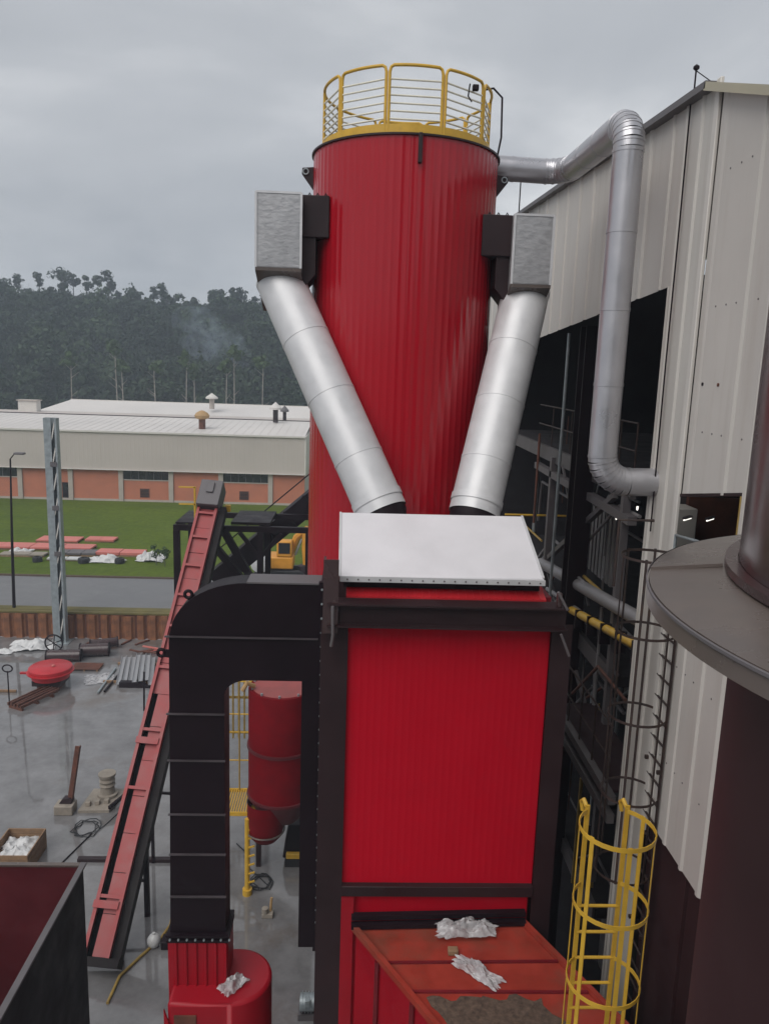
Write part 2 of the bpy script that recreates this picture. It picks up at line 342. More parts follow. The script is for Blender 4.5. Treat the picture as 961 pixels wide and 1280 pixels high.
def crumple(size, seed, n=26, h=0.35, fold=2.2):
    """a crumpled, ragged sheet of plastic film"""
    b = MB(); sx, sy = size; vs = []
    for i in range(n + 1):
        for j in range(n + 1):
            u_, v_ = i / n - .5, j / n - .5
            p = Vector((u_ * fold * 2 + seed * 3.7, v_ * fold * 2, seed))
            edge = 1 + 0.28 * noise.noise(Vector((math.atan2(v_, u_) * 2.2, seed, 0))) + 0.12 * noise.noise(Vector((math.atan2(v_, u_) * 9, seed + 4, 0)))
            rr = max(abs(u_), abs(v_)) * 2
            z = h * (1 - 0.75 * rr ** 2) * (0.5 + 0.75 * noise.noise(p * 0.9) + 0.35 * abs(noise.noise(p * 2.1)) + 0.12 * noise.noise(p * 5.1))
            q = noise.noise_vector(p * 2.0) * 0.06
            vs.append((u_ * sx * edge + q.x * sx, v_ * sy * edge + q.y * sy, max(0.012, z)))
    k = n + 1
    b.add(vs, [(i * k + j, (i + 1) * k + j, (i + 1) * k + j + 1, i * k + j + 1) for i in range(n) for j in range(n)])
    return b
def wire(pts, r=0.015, n=6):
    b = MB(); b.tube(pts, r, n); return b

# ================================================================ THE SETTING
g = MB()
g.add([(-420, -420, 0), (420, -420, 0), (420, 49.9, 0), (-420, 49.9, 0)], [(0, 1, 2, 3)])
tag(g.build('yard', 'wet_concrete'), kind='structure')
# upper terrace as one sheet out to the hills
tg = MB(); tg.add([(-420, 50.1, 1.8), (420, 50.1, 1.8), (420, 420, 1.8), (-420, 420, 1.8)], [(0, 1, 2, 3)])
tag(tg.build('lawn_ground', 'lawn'), kind='structure')
rd = MB(); rd.box(-420, 420, 51.0, 58.4, 1.7, 1.812)
tag(rd.build('road', 'asphalt'), kind='structure')
vg = MB(); vg.box(-420, 420, 50.26, 51.0, 1.7, 1.84); tag(vg.build('verge', 'dry_grass'), kind='structure')
kb = MB(); kb.box(-420, 420, 58.4, 58.62, 1.6, 1.93); tag(kb.build('kerb', 'grit'), kind='structure')

# ---- hills with the forest
def hill_h(x, y):
    t = min(1, max(0, (y - 150) / 125)); t = t * t * (3 - 2 * t)
    top = 31.5 + 3.2 * math.sin(x * 0.021 + 2.1) + 2.2 * math.sin(x * 0.05 + 0.5) + 1.5 * noise.noise(Vector((x * 0.03, 0, 0)))
    bx_ = -0.8 * max(0, min(1, (-75 - x) / 40)) - 2.5 * math.exp(-((x + 58) / 14) ** 2)
    return 1.2 + t * (top + bx_) + 1.2 * noise.noise(Vector((x * 0.04, y * 0.04, 3))) * t
b = MB(); nx, ny = 90, 40
vs = []
for j in range(ny + 1):
    for i in range(nx + 1):
        x_ = -415 + 830 * i / nx; y_ = 146 + 270 * j / ny; vs.append((x_, y_, hill_h(x_, y_)))
b.add(vs, [(j * (nx + 1) + i, j * (nx + 1) + i + 1, (j + 1) * (nx + 1) + i + 1, (j + 1) * (nx + 1) + i) for j in range(ny) for i in range(nx)])
tag(b.build('hill', 'forest_floor'), kind='structure')
# unseen slope, mirrored and added behind the viewer, to darken the tower's reflections
b = MB(); vs = []
for j in range(21):
    for i in range(61):
        x_ = -415 + 830 * i / 60; y_ = 130 + 280 * j / 20; vs.append((x_, -y_, hill_h(-x_ + 40, y_ + 20) - 1.6 + 6 * min(1, max(0, (y_ - 135) / 15))))
b.add(vs, [(j * 61 + i, (j + 1) * 61 + i, (j + 1) * 61 + i + 1, j * 61 + i + 1) for j in range(20) for i in range(60)])
tag(b.build('hill', 'forest_floor'), kind='structure')

def crown_np(rng, rx, rz, nleaf, lobes, leaf, base_z):
    """leaf faces spread through several uneven lobes -> verts, quads"""
    cs = []
    for i in range(lobes):
        a = rng.uniform(0, 2 * PI); rr = rng.uniform(0, 0.62) * rx
        cs.append((rr * math.cos(a), rr * math.sin(a), base_z + rz * rng.uniform(-0.55, 0.75), rx * rng.uniform(0.28, 0.58), rz * rng.uniform(0.22, 0.5)))
    vs = np.zeros((nleaf * 4, 3)); k = 0
    for i in range(nleaf):
        cx, cy, cz, r1, r2 = cs[i % lobes]
        d = rng.normal(size=3); d /= np.linalg.norm(d) + 1e-9; q = rng.uniform(0.55, 1.05)
        p = np.array([cx + d[0] * r1 * q, cy + d[1] * r1 * q, cz + d[2] * r2 * q])
        nrm = d + rng.normal(size=3) * 0.55; nrm /= np.linalg.norm(nrm)
        t = np.cross(nrm, rng.normal(size=3)); t /= np.linalg.norm(t) + 1e-9; u_ = np.cross(nrm, t); sz = leaf * rng.uniform(0.5, 1.25)
        vs[k] = p + t * sz; vs[k + 1] = p + u_ * sz * 0.75; vs[k + 2] = p - t * sz; vs[k + 3] = p - u_ * sz * 0.75; k += 4
    return vs
def np_mesh(name, verts, m, quads=True):
    me = bpy.data.meshes.new(name); nv = len(verts); nf = nv // 4
    me.vertices.add(nv); me.vertices.foreach_set('co', np.ascontiguousarray(verts, dtype=np.float32).ravel())
    me.loops.add(nv); me.loops.foreach_set('vertex_index', np.arange(nv, dtype=np.int32))
    me.polygons.add(nf); me.polygons.foreach_set('loop_start', np.arange(0, nv, 4, dtype=np.int32)); me.polygons.foreach_set('loop_total', np.full(nf, 4, dtype=np.int32))
    me.materials.append(MATS[m]); me.update(calc_edges=True); me.validate()
    return me
rng = np.random.default_rng(11)
variants = [crown_np(rng, 4.2 * a, 3.6 * bz, 620, 11, 0.37, 0.0) for a, bz in ((1, 1), (0.85, 1.25), (1.2, 0.8), (0.75, 1.0), (1.0, 1.15))]
parts_ = []
for i in range(2500):
    if i < 1350: x_ = rng.uniform(-150, 5); y_ = 158 + 122 * rng.uniform(0, 1)
    else: x_ = rng.uniform(-400, 400); y_ = 158 + 144 * rng.uniform(0, 1)
    v_ = variants[rng.integers(5)]; s_ = rng.choice([0.6, 0.75, 0.9, 1.05, 1.25, 1.55]); a = rng.uniform(0, 2 * PI); ca, sa = math.cos(a), math.sin(a)
    if i >= 1350: v_ = v_[:720]; s_ *= 1.2
    if y_ > 243 and s_ > 0.8: s_ = 0.72
    Z = hill_h(x_, y_) + s_ * 4.6
    q = np.empty_like(v_); q[:, 0] = (v_[:, 0] * ca - v_[:, 1] * sa) * s_ + x_; q[:, 1] = (v_[:, 0] * sa + v_[:, 1] * ca) * s_ + y_; q[:, 2] = v_[:, 2] * s_ + Z
    parts_.append(q)
fo = bpy.data.objects.new('forest', np_mesh('forest', np.concatenate(parts_), 'leaf_dark')); COL.objects.link(fo)
tag(fo, 'dense dark green forest covering the hillside behind the warehouse', 'forest', kind='stuff')

def tree(name, label, x_, y_, z_, h, rx, rz, m='leaf_grey', bark='bark_dark', group=None, nleaf=420, seed=0, leaf=0.5, lobes=8, stems=0.24):
    rg = np.random.default_rng(100 + seed); o = thing(name, label, 'tree', (x_, y_, z_), group)
    t = MB(); lean = rg.uniform(-0.4, 0.4); top = Vector((x_ + lean, y_, z_ + h - rz * 0.5))
    t.tube([(x_, y_, z_ - 0.5), (x_ + lean * 0.3, y_, z_ + h * 0.4), top], [stems, stems * 0.75, stems * 0.35], 6)
    for i in range(5):
        a = rg.uniform(0, 2 * PI); f_ = rg.uniform(0.5, 0.95); p = Vector((x_ + lean * f_, y_, z_ + (h - rz * 0.5) * f_))
        t.tube([p, p + Vector((math.cos(a) * rx * 0.7, math.sin(a) * rx * 0.7, rz * 0.6))], [stems * 0.35, stems * 0.12], 5)
    t.build('trunk', bark, o)
    vs = crown_np(rg, rx, rz, nleaf, lobes, leaf, h - rz * 0.6)
    me = np_mesh('crown', vs, m); co = bpy.data.objects.new('crown', me); COL.objects.link(co); co.parent = o
    return o
# trees standing out on the ridge (x, height, crown radius, crown half-height)
ORDN = ['first', 'second', 'third', 'fourth', 'fifth', 'sixth', 'seventh', 'eighth', 'ninth']
RIDGE = 268.0
sky_trees = [
 (-117, 8.0, 3.2, 2.4, 'leafy tree on the ridge at the far left edge of the forest'),
 (-112, 9.5, 3.6, 3.0, 'round-topped tree on the ridge near the left edge of the sky'),
 (-95, 14.0, 4.8, 3.6, 'tallest broad tree on the ridge, wide flat top'),
 (-87.5, 11.0, 2.6, 2.6, 'slim open tree on the ridge right of the tallest broad tree'),
 (-80.5, 13.5, 3.0, 2.4, 'tall thin-stemmed tree with a small palm-like top on the ridge'),
 (-71, 8.0, 2.4, 2.0, 'short open tree on the ridge right of the palm-like tree'),
 (-62, 8.2, 4.0, 2.6, 'bushy tree in the low part of the ridge'),
 (-53.5, 9.0, 2.8, 2.4, 'upright tree on the ridge just right of its lowest dip'),
 (-46, 9.5, 3.4, 2.6, 'tree on the ridge close to the silver hood, left one'),
 (-39, 10.0, 3.8, 3.0, 'tree on the ridge right beside the silver hood'),
]
for i, (x_, h, rx, rz, lb) in enumerate(sky_trees):
    tree('ridge_tree', lb, x_ * RIDGE / 260, RIDGE, hill_h(x_ * RIDGE / 260, RIDGE), h, rx, rz, group='trees standing out on the ridge', seed=i, nleaf=380 if rx > 3 else 230)
for i in range(26):
    x_ = -124 + i * 3.7 + random.uniform(-1.5, 1.5)
    tree('ridge_tree', 'one of the small trees filling the forest skyline', x_, RIDGE + 3, hill_h(x_, RIDGE + 3), random.choice([6, 7, 8.5, 10, 11.5]), random.uniform(1.7, 3.2), random.uniform(1.6, 2.8), group='small trees filling the skyline', seed=40 + i, nleaf=260)
# pale-stemmed trees at the foot of the wood
for i, x_ in enumerate((-55.5, -46.8, -45.2, -39.0, -33.4, -31.6, -25.6, -23.9, -18.5)):
    tree('pale_stemmed_tree', 'slender tree with bare pale trunk at the foot of the wood, %s from the left' % ORDN[i], x_ * 1.0, 154 + random.uniform(-1, 1), 1.7, random.uniform(16, 20), 2.0, 1.8, m='leaf_mid', bark='bark', group='pale trunks at the foot of the wood', seed=70 + i, nleaf=260, leaf=0.4, stems=0.17)
# bushes along the near edge of the wood and the bare red bank
for i, x_ in enumerate((-72, -66, -60.5, -34, -27, -17, -11)):
    tree('edge_bush', 'low green bush along the near edge of the wood, %s from the left' % ORDN[i], x_, 147 + random.uniform(-2, 2), 1.6, 3.8, 3.0, 2.4, m='leaf_mid', group='bushes at the edge of the wood', seed=90 + i, nleaf=320, leaf=0.42)
b = MB(); vs = []; n_ = 30
for j in range(13):
    for i in range(n_ + 1):
        u_ = i / n_ * 2 - 1; v_ = j / 12
        vs.append((-47.5 + u_ * 15, 148 + v_ * 6, 1.75 + (4.6 * (1 - u_ * u_) ** 0.8 if abs(u_) < 1 else 0) * math.sin(v_ * PI * 0.5) * (0.85 + 0.3 * noise.noise(Vector((u_ * 3, v_ * 2, 0))))))
b.add(vs, [(j * (n_ + 1) + i, j * (n_ + 1) + i + 1, (j + 1) * (n_ + 1) + i + 1, (j + 1) * (n_ + 1) + i) for j in range(12) for i in range(n_)])
tag(b.build('earth_bank', 'earth'), kind='structure')

# ---- smoke drifting on the slope
sm = MB(); pth = []; rr = []
for i in range(15):
    t = i / 14; pth.append((-24.0 - 20 * t ** 1.1 + 1.0 * math.sin(t * 7), 186 + 4 * t, 15.5 + 15 * t ** 0.85)); rr.append(0.8 + 5.0 * math.sin(PI * t ** 1.3) + 0.6 * t)
sm.tube(pth, rr, 14)
smo = sm.build('smoke', 'plastic_white'); tag(smo, 'thin bluish smoke drifting up across the forest slope', 'smoke', kind='stuff')
m = bpy.data.materials.new('smoke_volume'); m.use_nodes = True; t = m.node_tree; t.nodes.clear(); n = t.nodes.new; k = t.links.new
pv = n('ShaderNodeVolumePrincipled'); pv.inputs['Color'].default_value = (0.72, 0.84, 1.0, 1); pv.inputs['Anisotropy'].default_value = 0.1
tcx = n('ShaderNodeTexCoord'); nz = n('ShaderNodeTexNoise'); nz.inputs['Scale'].default_value = 0.22; nz.inputs['Detail'].default_value = 5; nz.inputs['Distortion'].default_value = 0.8
k(tcx.outputs['Object'], nz.inputs['Vector']); mr = n('ShaderNodeMapRange'); k(nz.outputs['Fac'], mr.inputs[0])
mr.inputs['From Min'].default_value = 0.46; mr.inputs['From Max'].default_value = 0.74; mr.inputs['To Min'].default_value = 0.0; mr.inputs['To Max'].default_value = 0.075
k(mr.outputs[0], pv.inputs['Density']); oo = n('ShaderNodeOutputMaterial'); k(pv.outputs[0], oo.inputs['Volume'])
smo.data.materials[0] = m

# ================================================================ WAREHOUSE
WX0, WX1, WY = -78.0, -5.9, 92.2
wh = thing('warehouse', 'long low warehouse with pale roof, grey cladding band and salmon brick base', 'building', (-30, WY, 1.8))
b = MB(); b.box(WX0, WX1, WY + 0.3, 130, 1.8, 9.9); b.build('core_wall', 'fascia', wh)
b = MB(); b.box(WX0, WX1 - 0.3, WY - 0.02, WY + 0.3, 1.8, 2.05); b.build('plinth', 'concrete', wh)
cols = [-10.0 - 5.93 * i for i in range(12)]
pc = None
for X in cols:
    q = MB(); q.box(-0.28, 0.28, -0.14, 0.2, 0, 3.9)
    if pc is None: pc = q.build('column', 'concrete', wh, loc=(X, WY, 1.8), bevel=0.03)
    else: copy_at(pc, wh, (X, WY, 1.8))
win_bays = {(-15.93, -10.0), (-27.79, -21.86), (-45.58, -39.65), (-57.4, -51.5)}
edges = [WX1] + cols
for i in range(len(edges) - 1):
    a, b_ = edges[i + 1] + 0.28, edges[i] - (0.28 if i else 0.0)
    haswin = i in (1, 3, 6, 9)
    top = 4.42 if haswin else 5.7
    q = MB(); q.box(a, b_, WY + 0.05, WY + 0.29, 2.05, top); q.build('brick_panel', 'brick', wh)
    if haswin:
        wq = MB(); wq.box(a, b_, WY + 0.16, WY + 0.2, 4.42, 5.7); wo_ = wq.build('strip_window', 'dark_glass', wh)
        fr = MB(); nn = 6
        for kx in range(nn + 1):
            xx = a + (b_ - a) * kx / nn; fr.box(xx - 0.03, xx + 0.03, WY + 0.10, WY + 0.16, 4.42, 5.7)
        fr.build('mullions', 'grey_steel', wo_)
        fr = MB(); fr.box(a, b_, WY - 0.02, WY + 0.28, 4.36, 4.46); fr.build('sill', 'concrete', wo_)
        lx = (a + b_) / 2 - 0.2; lv = MB(); lv.box(lx - 0.56, lx + 0.56, WY - 0.01, WY + 0.05, 2.35, 3.4); lo = lv.build('louvre', 'rust', wh)
        sl_ = MB()
        for kz in range(5): sl_.box(lx - 0.46, lx + 0.46, WY - 0.04, WY - 0.01, 2.45 + kz * 0.18, 2.55 + kz * 0.18)
        sl_.build('louvre_slats', 'brown_steel', lo)
q = MB(); q.box(-34.75, -33.92, WY + 0.0, WY + 0.06, 1.85, 3.92); dr = q.build('door', 'black_steel', wh)
q = MB(); q.box(-34.60, -34.07, WY - 0.03, WY - 0.005, 2.9, 3.75); q.build('door_pane', 'dark_glass', dr)
# fascia sheets and roof
fx = WX1; i = 0
while fx > WX0 + 0.1:
    nxt = max(WX0, fx - 6.0); q = MB()
    # shallow trapezoid ribs
    k_ = int((fx - nxt) / 0.5); pts = []
    for s_ in range(k_):
        x0 = nxt + (fx - nxt - 0.004) * s_ / k_; wd = (fx - nxt - 0.004) / k_
        pts += [(x0, 0), (x0 + wd * 0.6, 0), (x0 + wd * 0.7, -0.006), (x0 + wd * 0.9, -0.006)]
    pts.append((fx - 0.004, 0))
    vv = [(x0, WY - 0.35 + d, 5.68) for x0, d in pts] + [(x0, WY - 0.45 + d, 10.05) for x0, d in pts]; m_ = len(pts)
    q.add(vv, [(i_, i_ + 1, m_ + i_ + 1, m_ + i_) for i_ in range(m_ - 1)]); q.build('fascia_sheet', 'fascia', wh, smooth=0)
    fx = nxt
q = MB(); q.box(WX0, WX1 + 0.03, WY - 0.52, WY + 0.3, 5.6, 5.67); q.build('drip_edge', 'clad_trim', wh)
q = MB(); q.box(WX0, WX1 + 0.04, WY - 0.62, WY - 0.30, 10.06, 10.26); q.build('gutter', 'clad_trim', wh)
rf = MB(); rf.hexa([(WX0, WY - 0.4, 10.12), (WX1, WY - 0.4, 10.12), (WX1, 106, 10.95), (WX0, 106, 10.95)], [(WX0, WY - 0.4, 10.22), (WX1, WY - 0.4, 10.22), (WX1, 106, 11.05), (WX0, 106, 11.05)])
ro = rf.build('roof', 'roof_light', wh)
rs = MB()
for i_ in range(72):
    x0 = WX1 - 0.5 - i_ * 1.0; rs.bar((x0, WY - 0.3, 10.25), (x0, 105.9, 11.06), 0.04, 0.014)
rs.build('standing_seams', 'roof_light', ro)
q = MB(); q.box(WX0, WX1, 105.9, 106.5, 10.0, 11.13); q.build('ridge_cap', 'brown_steel', ro)  # made dark and thick to paint the shaded gap before the rear roof
q = MB(); q.box(WX1 - 0.02, WX1 + 0.14, WY - 0.45, 106, 5.6, 10.2); q.build('end_wall', 'clad_trim', wh)

def roof_vent(x_, y_, z_, h, r_, cowl_m, pipe_m, label, onion=False):
    o = thing('roof_vent', label, 'roof vent', (x_, y_, z_), 'vents on the warehouse roofs'); ORG
    b = MB(); b.cyl((x_, y_, z_ - 0.1), (x_, y_, z_ + h * 0.6), r_ * 0.55, n=12); b.build('pipe', pipe_m, o)
    b = MB()
    prof = [(r_ * 0.56, z_ + h * 0.52), (r_ * 1.1, z_ + h * 0.58), (r_ * 1.25, z_ + h * 0.72), (r_ * 0.95, z_ + h * 0.86), (r_ * 0.35, z_ + h * 0.97), (0.02, z_ + h)] if onion else \
           [(r_ * 0.6, z_ + h * 0.6), (r_ * 1.3, z_ + h * 0.62), (r_ * 1.3, z_ + h * 0.72), (0.02, z_ + h)]
    b.lathe(prof, x_, y_, 16); b.build('cowl', cowl_m, o)
roof_vent(-18.84, 96, 10.45, 2.3, 0.75, 'ochre', 'rust', 'ochre bulb-shaped roof vent on the pale warehouse roof', True)
roof_vent(-10.6, 103.5, 11.1, 2.6, 0.62, 'roof_light', 'brown_steel', 'white capped roof vent near the ridge, left of a pair')
roof_vent(-9.7, 106.8, 10.9, 2.2, 0.45, 'grey_steel', 'brown_steel', 'smaller grey roof vent, right of a pair near the ridge')
roof_vent(-24.6, 134, 10.9, 2.6, 0.8, 'clad_trim', 'concrete', 'white capped vent on the rear roof behind the ochre one')

# rear hall
rh = thing('rear_hall', 'second pale-roofed hall standing behind the warehouse', 'building', (-30, 130, 1.8))
b = MB(); b.box(-52, 10, 130.2, 146, 1.8, 9.4); b.build('wall', 'fascia', rh)
b = MB(); b.add([(-54, 129.5, 9.3), (12, 129.5, 9.3), (12, 140, 11.35), (-50.5, 140, 11.35), (-54, 129.5, 9.12), (12, 129.5, 9.12), (12, 147, 9.3), (-54, 147, 9.3)],
      [(0, 1, 2, 3), (4, 5, 1, 0), (2, 6, 7, 3), (0, 3, 7), (1, 6, 2)])
rr_ = b.build('roof', 'roof_light', rh, smooth=0)
b = MB(); b.box(-50.6, 12, 139.9, 140.1, 11.30, 11.45); b.build('ridge_cap', 'clad_trim', rr_)
b = MB(); b.box(-54.1, -51.2, 126.5, 128.2, 1.8, 11.6)
b.build('stair_tower', 'clad_trim', rh)
b = MB(); b.box(-54.3, -51.0, 126.3, 128.4, 11.6, 11.75); b.build('tower_roof', 'concrete', rh)

# ================================================================ RETAINING WALL, ROADSIDE
rw = thing('retaining_wall', 'rust-brown sheet pile retaining wall between the yard and the road', 'wall', (-20, 49.95, 0))
b = MB(); b.box(-60, 20, 49.95, 50.12, 0, 1.72); b.build('backing', 'rust', rw)
proto = None
for i in range(88):
    X = -58 + i * 0.8; q = MB()
    pts = [(-0.40, 0.0), (-0.28, 0.0), (-0.18, -0.16), (0.18, -0.16), (0.28, 0.0), (0.39, 0.0)]
    if proto is None:
        q.add([(x0, d, 0) for x0, d in pts] + [(x0, d, 1.62) for x0, d in pts] + [(x0, 0.1, 1.62) for x0, d in pts], [(j, j + 1, 6 + j + 1, 6 + j) for j in range(5)] + [(6 + j, 6 + j + 1, 12 + j + 1, 12 + j) for j in range(5)])
        proto = q.build('sheet_pile', 'rusty_pile', rw, loc=(X, 49.93, 0), smooth=0)
    else:
        o = copy_at(proto, rw, (X, 49.93 + random.uniform(-0.03, 0.03), 0)); o.scale[2] = random.uniform(0.97, 1.04)
b = MB(); b.box(-60, 20, 49.86, 50.25, 1.70, 1.82); b.build('cap', 'dry_grass', rw)
for i, (x_, a) in enumerate(((-16.8, 0.5), (-15.6, 0.7), (-14.6, 0.4), (-13.4, 0.75))):
    b = MB(); b.bar((x_, 49.6, 0.06), (x_ - 0.9 * a, 48.7, 0.05), 0.12, 0.1)
    tag(b.build('rusty_stake', 'rust'), 'short rusty stake at the foot of the sheet pile wall, %s from the left' % ORDN[i], 'stake', 'stakes at the foot of the wall')

lp = thing('lamp_post', 'thin black lamp post with small flat head beside the road at far left', 'lamp post', (-22.6, 50.55, 1.8))
b = MB(); b.tube([(-22.6, 50.55, 1.8), (-22.5, 50.55, 6), (-22.3, 50.55, 11.9)], [0.11, 0.09, 0.05], 10); b.build('pole', 'black_steel', lp)
b = MB(); b.tube([(-22.3, 50.55, 11.9), (-22.0, 50.5, 12.25), (-21.7, 50.4, 12.3)], 0.035, 8); b.build('arm', 'black_steel', lp)
b = MB(); b.box(-21.95, -21.3, 50.2, 50.6, 12.22, 12.36); b.build('lamp_head', 'grey_steel', lp, bevel=0.04)

# ================================================================ SILO TOWER
SX, SY, SR, SZ = 0.752, 14.0, 1.562, 21.9
silo = thing('silo_tower', 'tall red ribbed cylindrical tower with yellow railing on top', 'tower', (SX, SY, 0))
def ribbed_ring(n, r_, d):
    out = []
    for i in range(n):
        for f_, dd in ((0.0, 0), (0.62, 0), (0.74, d), (0.90, d)):
            th = 2 * PI * (i + f_) / n; out.append((th, r_ + dd))
    return out
ring = ribbed_ring(80, SR, 0.0038)
b = MB(); zs = [8.6, 11.6, 15.6, SZ]; vs = []
for z_ in zs:
    for th, r_ in ring: vs.append((SX + r_ * math.sin(th), SY - r_ * math.cos(th), z_))
m_ = len(ring)
b.add(vs, [(i * m_ + j, i * m_ + (j + 1) % m_, (i + 1) * m_ + (j + 1) % m_, (i + 1) * m_ + j) for i in range(len(zs) - 1) for j in range(m_)])
cl = b.build('cladding', 'red_silo', silo, smooth=25)
b = MB(); b.lathe([(0.0, SZ + 0.03), (SR + 0.035, SZ + 0.03), (SR + 0.035, SZ + 0.002), (SR - 0.1, SZ + 0.002)], SX, SY, 96); b.build('rim_plate', 'brown_steel', silo)
b = MB(); b.lathe([(SR - 0.005, 8.62), (SR + 0.03, 8.6), (SR + 0.03, 8.5), (0.35, 5.6), (0.35, 4.6)], SX, SY, 64); b.build('discharge_cone', 'red_dark', silo)
for q_ in ((0.4, 13.1), (1.9, 13.1), (0.4, 14.9), (1.9, 14.9)): b = MB(); b.box(q_[0] - 0.1, q_[0] + 0.1, q_[1] - 0.1, q_[1] + 0.1, 0, 8.6); b.build('support_leg', 'brown_steel', silo)
RR = 1.40
b = MB(); b.lathe([(RR + 0.02, SZ + 0.03), (RR + 0.02, SZ + 0.20), (RR, SZ + 0.20), (RR, SZ + 0.03)], SX, SY, 60); b.build('kick_plate', 'yellow', silo, smooth=20)
RT = 1.03
def rp_(th, z_, r_=RR): return Vector((SX + r_ * math.sin(th), SY - r_ * math.cos(th), z_))
for i in range(10):
    a0, a1 = R(-52 + 36 * i + 1.1), R(-52 + 36 * (i + 1) - 1.1)
    z0, z1 = SZ + 0.04, SZ + RT; pth = [rp_(a0, z0), rp_(a0, z1 - 0.09)]
    nn = 8; ins = R(2.6)
    pth += [rp_(a0 + ins * 0.3, z1 - 0.025)]
    pth += [rp_(a0 + ins + (a1 - a0 - 2 * ins) * j / nn, z1) for j in range(nn + 1)]
    pth += [rp_(a1 - ins * 0.3, z1 - 0.025), rp_(a1, z1 - 0.09), rp_(a1, z0)]
    b = MB(); b.tube(pth, 0.024, 8); pn = b.build('railing_panel', 'yellow', silo)
    for kz in range(6):
        z_ = SZ + 0.28 + kz * 0.112
        b = MB(); b.tube([rp_(a0, z_), rp_(a1, z_)], 0.015, 8); b.build('rail', 'rail_grey', pn)
for sx in (-1, 1):
    b = MB(); ex = SX + sx * SR
    b.prism([(ex - sx * 0.03, SY - 0.1, 21.32), (ex - sx * 0.03, SY - 0.1, 21.74), (ex + sx * 0.19, SY - 0.1, 21.72), (ex + sx * 0.2, SY - 0.1, 21.62)], (0, 0.05, 0)); lg = b.build('lifting_lug', 'brown_steel', silo, bevel=0.01)
    b = MB(); b.tube([(ex + sx * 0.13 + 0.045 * math.cos(t_ * PI / 6), SY - 0.115, 21.655 + 0.045 * math.sin(t_ * PI / 6)) for t_ in range(12)], 0.012, 6, closed=True); b.build('lug_ring', 'galvanised', lg)
b = MB(); b.box(0.85, 0.91, SY - SR - 0.07, SY - SR + 0.02, 21.5, 21.93); b.build('rim_bracket', 'brown_steel', silo, bevel=0.01)
b = MB(); b.tube([(1.95, 13.5, 22.93), (2.12, 13.55, 22.98), (2.28, 13.6, 22.86), (2.30, 13.6, 22.25), (2.24, 13.7, 21.8)], 0.017, 8); b.build('bent_conduit', 'black_steel', silo)
fl = thing('floodlight', 'small dark floodlight clamped on the yellow tower railing', 'floodlight', (1.72, 13.0, 22.75))
b = MB(); b.box(1.70, 1.80, 12.95, 13.03, 22.74, 22.83); b.build('housing', 'black_steel', fl, bevel=0.015)
b = MB(); b.tube([(1.66, 12.99, 22.84), (1.64, 12.99, 22.66), (1.7, 12.99, 22.58)], 0.012, 6); b.build('bracket', 'black_steel', fl)

